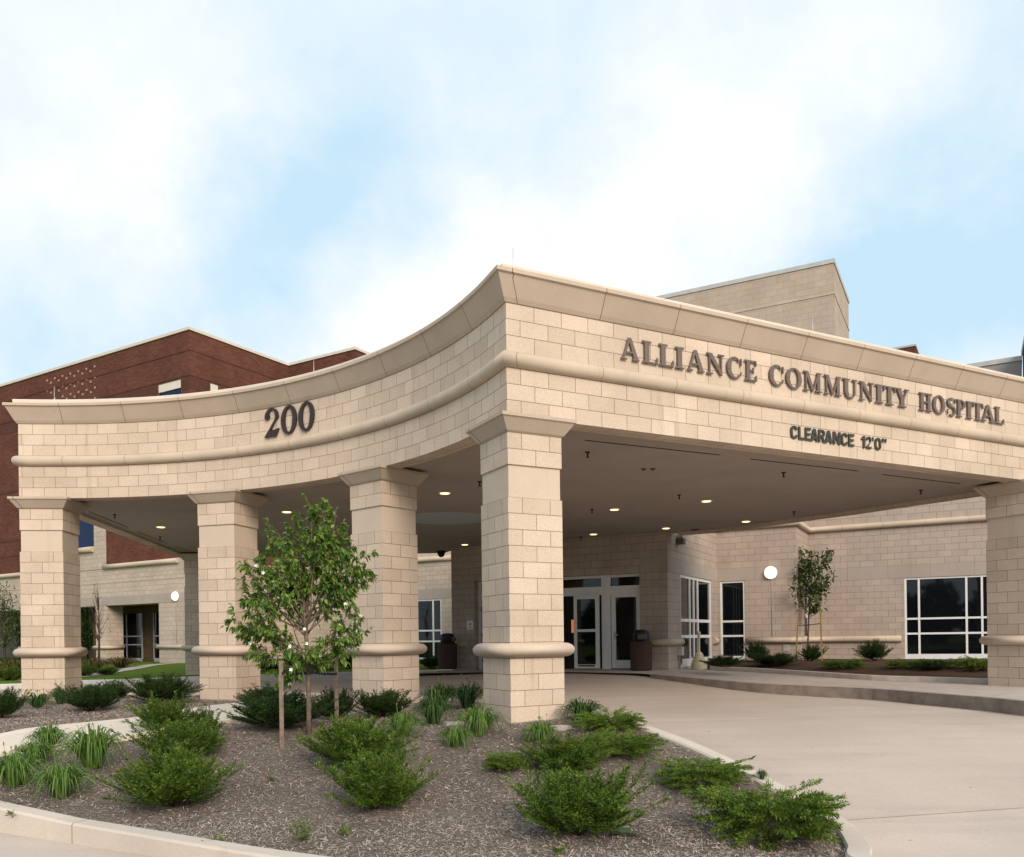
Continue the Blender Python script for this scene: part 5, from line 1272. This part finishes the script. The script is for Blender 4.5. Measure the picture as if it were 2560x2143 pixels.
# sapling by the wall
sb = at_ground(2020, 1652, bz); SY = sb[1]
sp = empty('sapling', sb, 0, 'slim staked sapling in front of the pale wall, right of the round lamp', 'tree')
def sl(x, y, dep=0): r = rayd(x, y); Y = SY+dep; return Vector((r.x*Y-sb[0], dep, HC+r.z*Y-sb[2]))
mb = MB(); tk = [(0, 0, -.05), tuple(sl(2020, 1600)), tuple(sl(2022, 1540)), tuple(sl(2025, 1500)), tuple(sl(2030, 1440)), tuple(sl(2028, 1390))]; mb.tube(tk, .03, .008, 7); pts = []
for x, y in [(2000, 1375), (2010, 1385), (2040, 1385), (2072, 1376), (2065, 1400), (1998, 1410), (1990, 1430), (2000, 1450), (2050, 1415), (2080, 1432), (2070, 1455), (2055, 1480), (2040, 1500), (2020, 1420), (2035, 1450), (1985, 1470), (2045, 1435), (2010, 1400), (2060, 1440), (2030, 1475), (2030, 1400), (2005, 1430), (2075, 1380), (2020, 1380), (2045, 1462), (2050, 1498)]:
    e = sl(x, y, rg.uniform(-.4, .4)); zs_ = max(1.4, e.z-rg.uniform(.4, .9)); st = Vector((sl(2025, 1480).x*min(1, zs_/2), 0, zs_)); path = bez(st, Vector((e.x*.8, e.y*.6, (zs_+e.z)/2-.05)), e, 6); mb.tube(path, .009, .003, 4)
    for j in range(46): q = int(rg.integers(2, 7)); pts.append((tuple(Vector(path[q])+Vector(rg.normal(0, .07, 3))), tuple(rg.normal(0, 1, 3))))
mb.build('trunk', m_bark2, sp); leaf_cloud(pts, .4, .15, m_sap, sp, rg, 'crown')
st_a, QA, ha = stake(1990, 1652, 1534, 'left yellowish stake of the sapling, leaning', .03, bz, m_stake2, (.10, 0))
st_b, QB, hb_ = stake(2055, 1654, 1530, 'right yellowish stake of the sapling, upright', .028, bz, m_stake2, (-.04, 0))
mb = MB(); a = px_at(1995, 1564, QA[1]); b = px_at(2019, 1563, SY); c = px_at(2053, 1559, QB[1]); mb.tube([a, b], .012, .012, 6); mb.tube([b, c], .012, .012, 6); o = mb.build('tree_tie', m_iron); tag(o, 'dark straps tying the sapling to its two stakes', 'tree tie')

# wall bed shrubs
for x, y, w, h, lab in [(1891, 1655, 54, 44, 'dark rounded shrub at the wall below the round lamp'), (2030, 1654, 52, 38, 'dark rounded shrub at the foot of the sapling'), (2184, 1654, 72, 46, 'dark rounded shrub on the bare wall left of the wide window'), (2332, 1645, 56, 40, 'dark rounded shrub in front of the wide window')]:
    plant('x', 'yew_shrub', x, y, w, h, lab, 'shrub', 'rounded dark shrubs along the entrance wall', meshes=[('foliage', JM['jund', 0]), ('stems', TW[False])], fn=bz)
for i, (x, y, w, h, lab) in enumerate([(1810, 1668, 95, 20, 'low dark juniper below the narrow window, by the ash post'), (1935, 1668, 120, 22, 'low dark juniper between lamp wall shrub and sapling'), (2108, 1674, 110, 26, 'low green juniper right of the sapling, near the kerb'),
                          (2270, 1672, 118, 24, 'low green juniper at the left end of the wide window'), (2385, 1672, 130, 28, 'low green juniper below the wide window'), (2450, 1680, 100, 38, 'low green juniper beside the right edge pillar'), (2330, 1678, 80, 18, 'lowest dark juniper in front of the wide window shrubs')]):
    plant('x', 'spreading_juniper', x, y, w, h, lab, 'shrub', 'low junipers of the wall bed', meshes=[('foliage', JM['jund' if i in (0, 1, 6) else 'flat', i % 3]), ('stems', TW[True])], fn=bz, hn=.6)
# belt of trees across the road behind the viewer: what the panes of the entrance wing mirror
rgt = np.random.default_rng(21); C_ = []; 
for i in range(34):
    x = -95+i*4.2+rgt.uniform(-1.5, 1.5); h = rgt.uniform(4.2, 8.2); r = rgt.uniform(2.2, 3.4); m = 620
    q = rgt.normal(0, 1, (m, 3)); q /= np.linalg.norm(q, axis=1, keepdims=True); q *= rgt.uniform(.25, 1, (m, 1))**.5
    C_.append(np.stack([x+q[:, 0]*r, -44+rgt.uniform(-2, 2)+q[:, 1]*r, -.5+h*.52+q[:, 2]*h*.5], 1))
C_ = np.concatenate(C_); V = rhombs(C_, rgt.normal(0, 1, C_.shape), np.full(len(C_), .95), np.full(len(C_), .36))
tag(np_mesh('distant_trees', V, QF(V), m_hedge), 'dense belt of trees across the road, mirrored in the windows', 'trees', None, 'stuff')
# far shrubs behind the drive, seen between the pillars
for i, (x, y, w, h, lab) in enumerate([(690, 1678, 100, 24, 'low dark juniper beyond the drive, left of the tree trunk'), (800, 1676, 110, 30, 'low dark juniper beyond the drive, right of the tree trunk'), (870, 1672, 60, 28, 'dark juniper beyond the drive, at the second pillar'), (1085, 1672, 80, 26, 'dark juniper below the white framed window')]):
    plant('x', 'spreading_juniper', x, y, w, h, lab, 'shrub', 'low junipers beyond the drive', meshes=[('foliage', JM['jund', i % 3]), ('stems', TW[True])], fn=lz, hn=.7)
for i, (x, y, w, h, lab, mt) in enumerate([(235, 1680, 90, 34, 'reddish ornamental grass clump before the arcade pier', m_rusty), (300, 1670, 95, 26, 'reddish ornamental grass clump before the dark arcade opening', m_rusty), (30, 1690, 90, 40, 'reddish ornamental grass clump at the left edge', m_rusty)]):
    V, Fc = lily(70+i, 160); me = np_mesh('blades', V, Fc, mt, link=False)
    plant('x', 'ornamental_grass', x, y, w, h, lab, 'grass clump', 'reddish grasses along the brick wing', meshes=[('blades', me)], fn=lz, hn=1.0)
for i, (x, y, w, h, lab) in enumerate([(210, 1692, 70, 26, 'small green shrub by the lawn path, next to the leftmost pillar'), (265, 1688, 60, 18, 'low dark shrub beside the lawn path'), (20, 1702, 90, 30, 'low green shrub at the left edge beyond the lawn kerb')]):
    plant('x', 'hedge_shrub', x, y, w, h, lab, 'shrub', 'low shrubs by the lawn path', meshes=[('foliage', JM['jun', i]), ('stems', TW[False])], fn=lz)
# leafy trees seen through the arcade openings, and a thin sapling in front of it
def bushtree(name, X, Y, z0, H, Rr, n, lab, mat, size=.16, trunk_h=1.0, seed=1):
    rg2 = np.random.default_rng(seed); o = empty(name, (X, Y, z0), 0, lab, 'tree'); mb = MB(); mb.tube([(0, 0, -.1), (.03, 0, trunk_h), (0, .05, H*.8)], .05, .015, 7); pts = []
    for i in range(26):
        a = rg2.uniform(0, 6.28); zt_ = trunk_h+(H-trunk_h)*rg2.random()**.8; r = Rr*(1-.55*abs((zt_-trunk_h)/(H-trunk_h)-.4)*2)*rg2.uniform(.5, 1); e = Vector((r*math.cos(a), r*math.sin(a), zt_)); zs_ = max(trunk_h*.8, zt_-.8)
        path = bez((0, 0, zs_), (e.x*.6, e.y*.6, (zs_+zt_)/2), e, 5); mb.tube(path, .014, .004, 4)
        for j in range(n//26): q = int(rg2.integers(1, 6)); pts.append((tuple(Vector(path[q])+Vector(rg2.normal(0, .16, 3))), tuple(rg2.normal(0, 1, 3))))
    mb.build('trunk', m_bark2, o); leaf_cloud(pts, .3, size, mat, o, rg2, 'crown'); return o
q = FL.p((o1a+o1b)/2-8.1, -5.5); bushtree('courtyard_tree', q[0], q[1], .15, 4.2, 1.5, 2200, 'green courtyard tree filling the arcade opening beside the leftmost pillar', m_court, seed=5)
q = FL.p(SL(20)-9.0, -5.5); bushtree('courtyard_tree', q[0], q[1], .15, 4.0, 1.6, 2000, 'green courtyard tree seen through the arcade opening at the left edge', m_court, seed=8)
q = hit(10, 1688, lz); bushtree('thin_sapling', q[0], q[1], lz(*q), 3.0, .6, 900, 'thin leafy sapling at the left edge before the arcade', m_sap, .10, 1.1, 12)
q = hit(247, 1672, lz); bushtree('thin_sapling', q[0], q[1], lz(*q), 3.4, .45, 70, 'thin nearly bare sapling before the arcade pier right of the leftmost pillar', m_sap, .09, 1.3, 13)
mb = MB(); FL.box(mb, o0a-24, o2a-2.5, -9.2, -9, -.2, 4); chb(mb, 'courtyard_wall', m_block2)

SC.cycles.max_bounces = 6
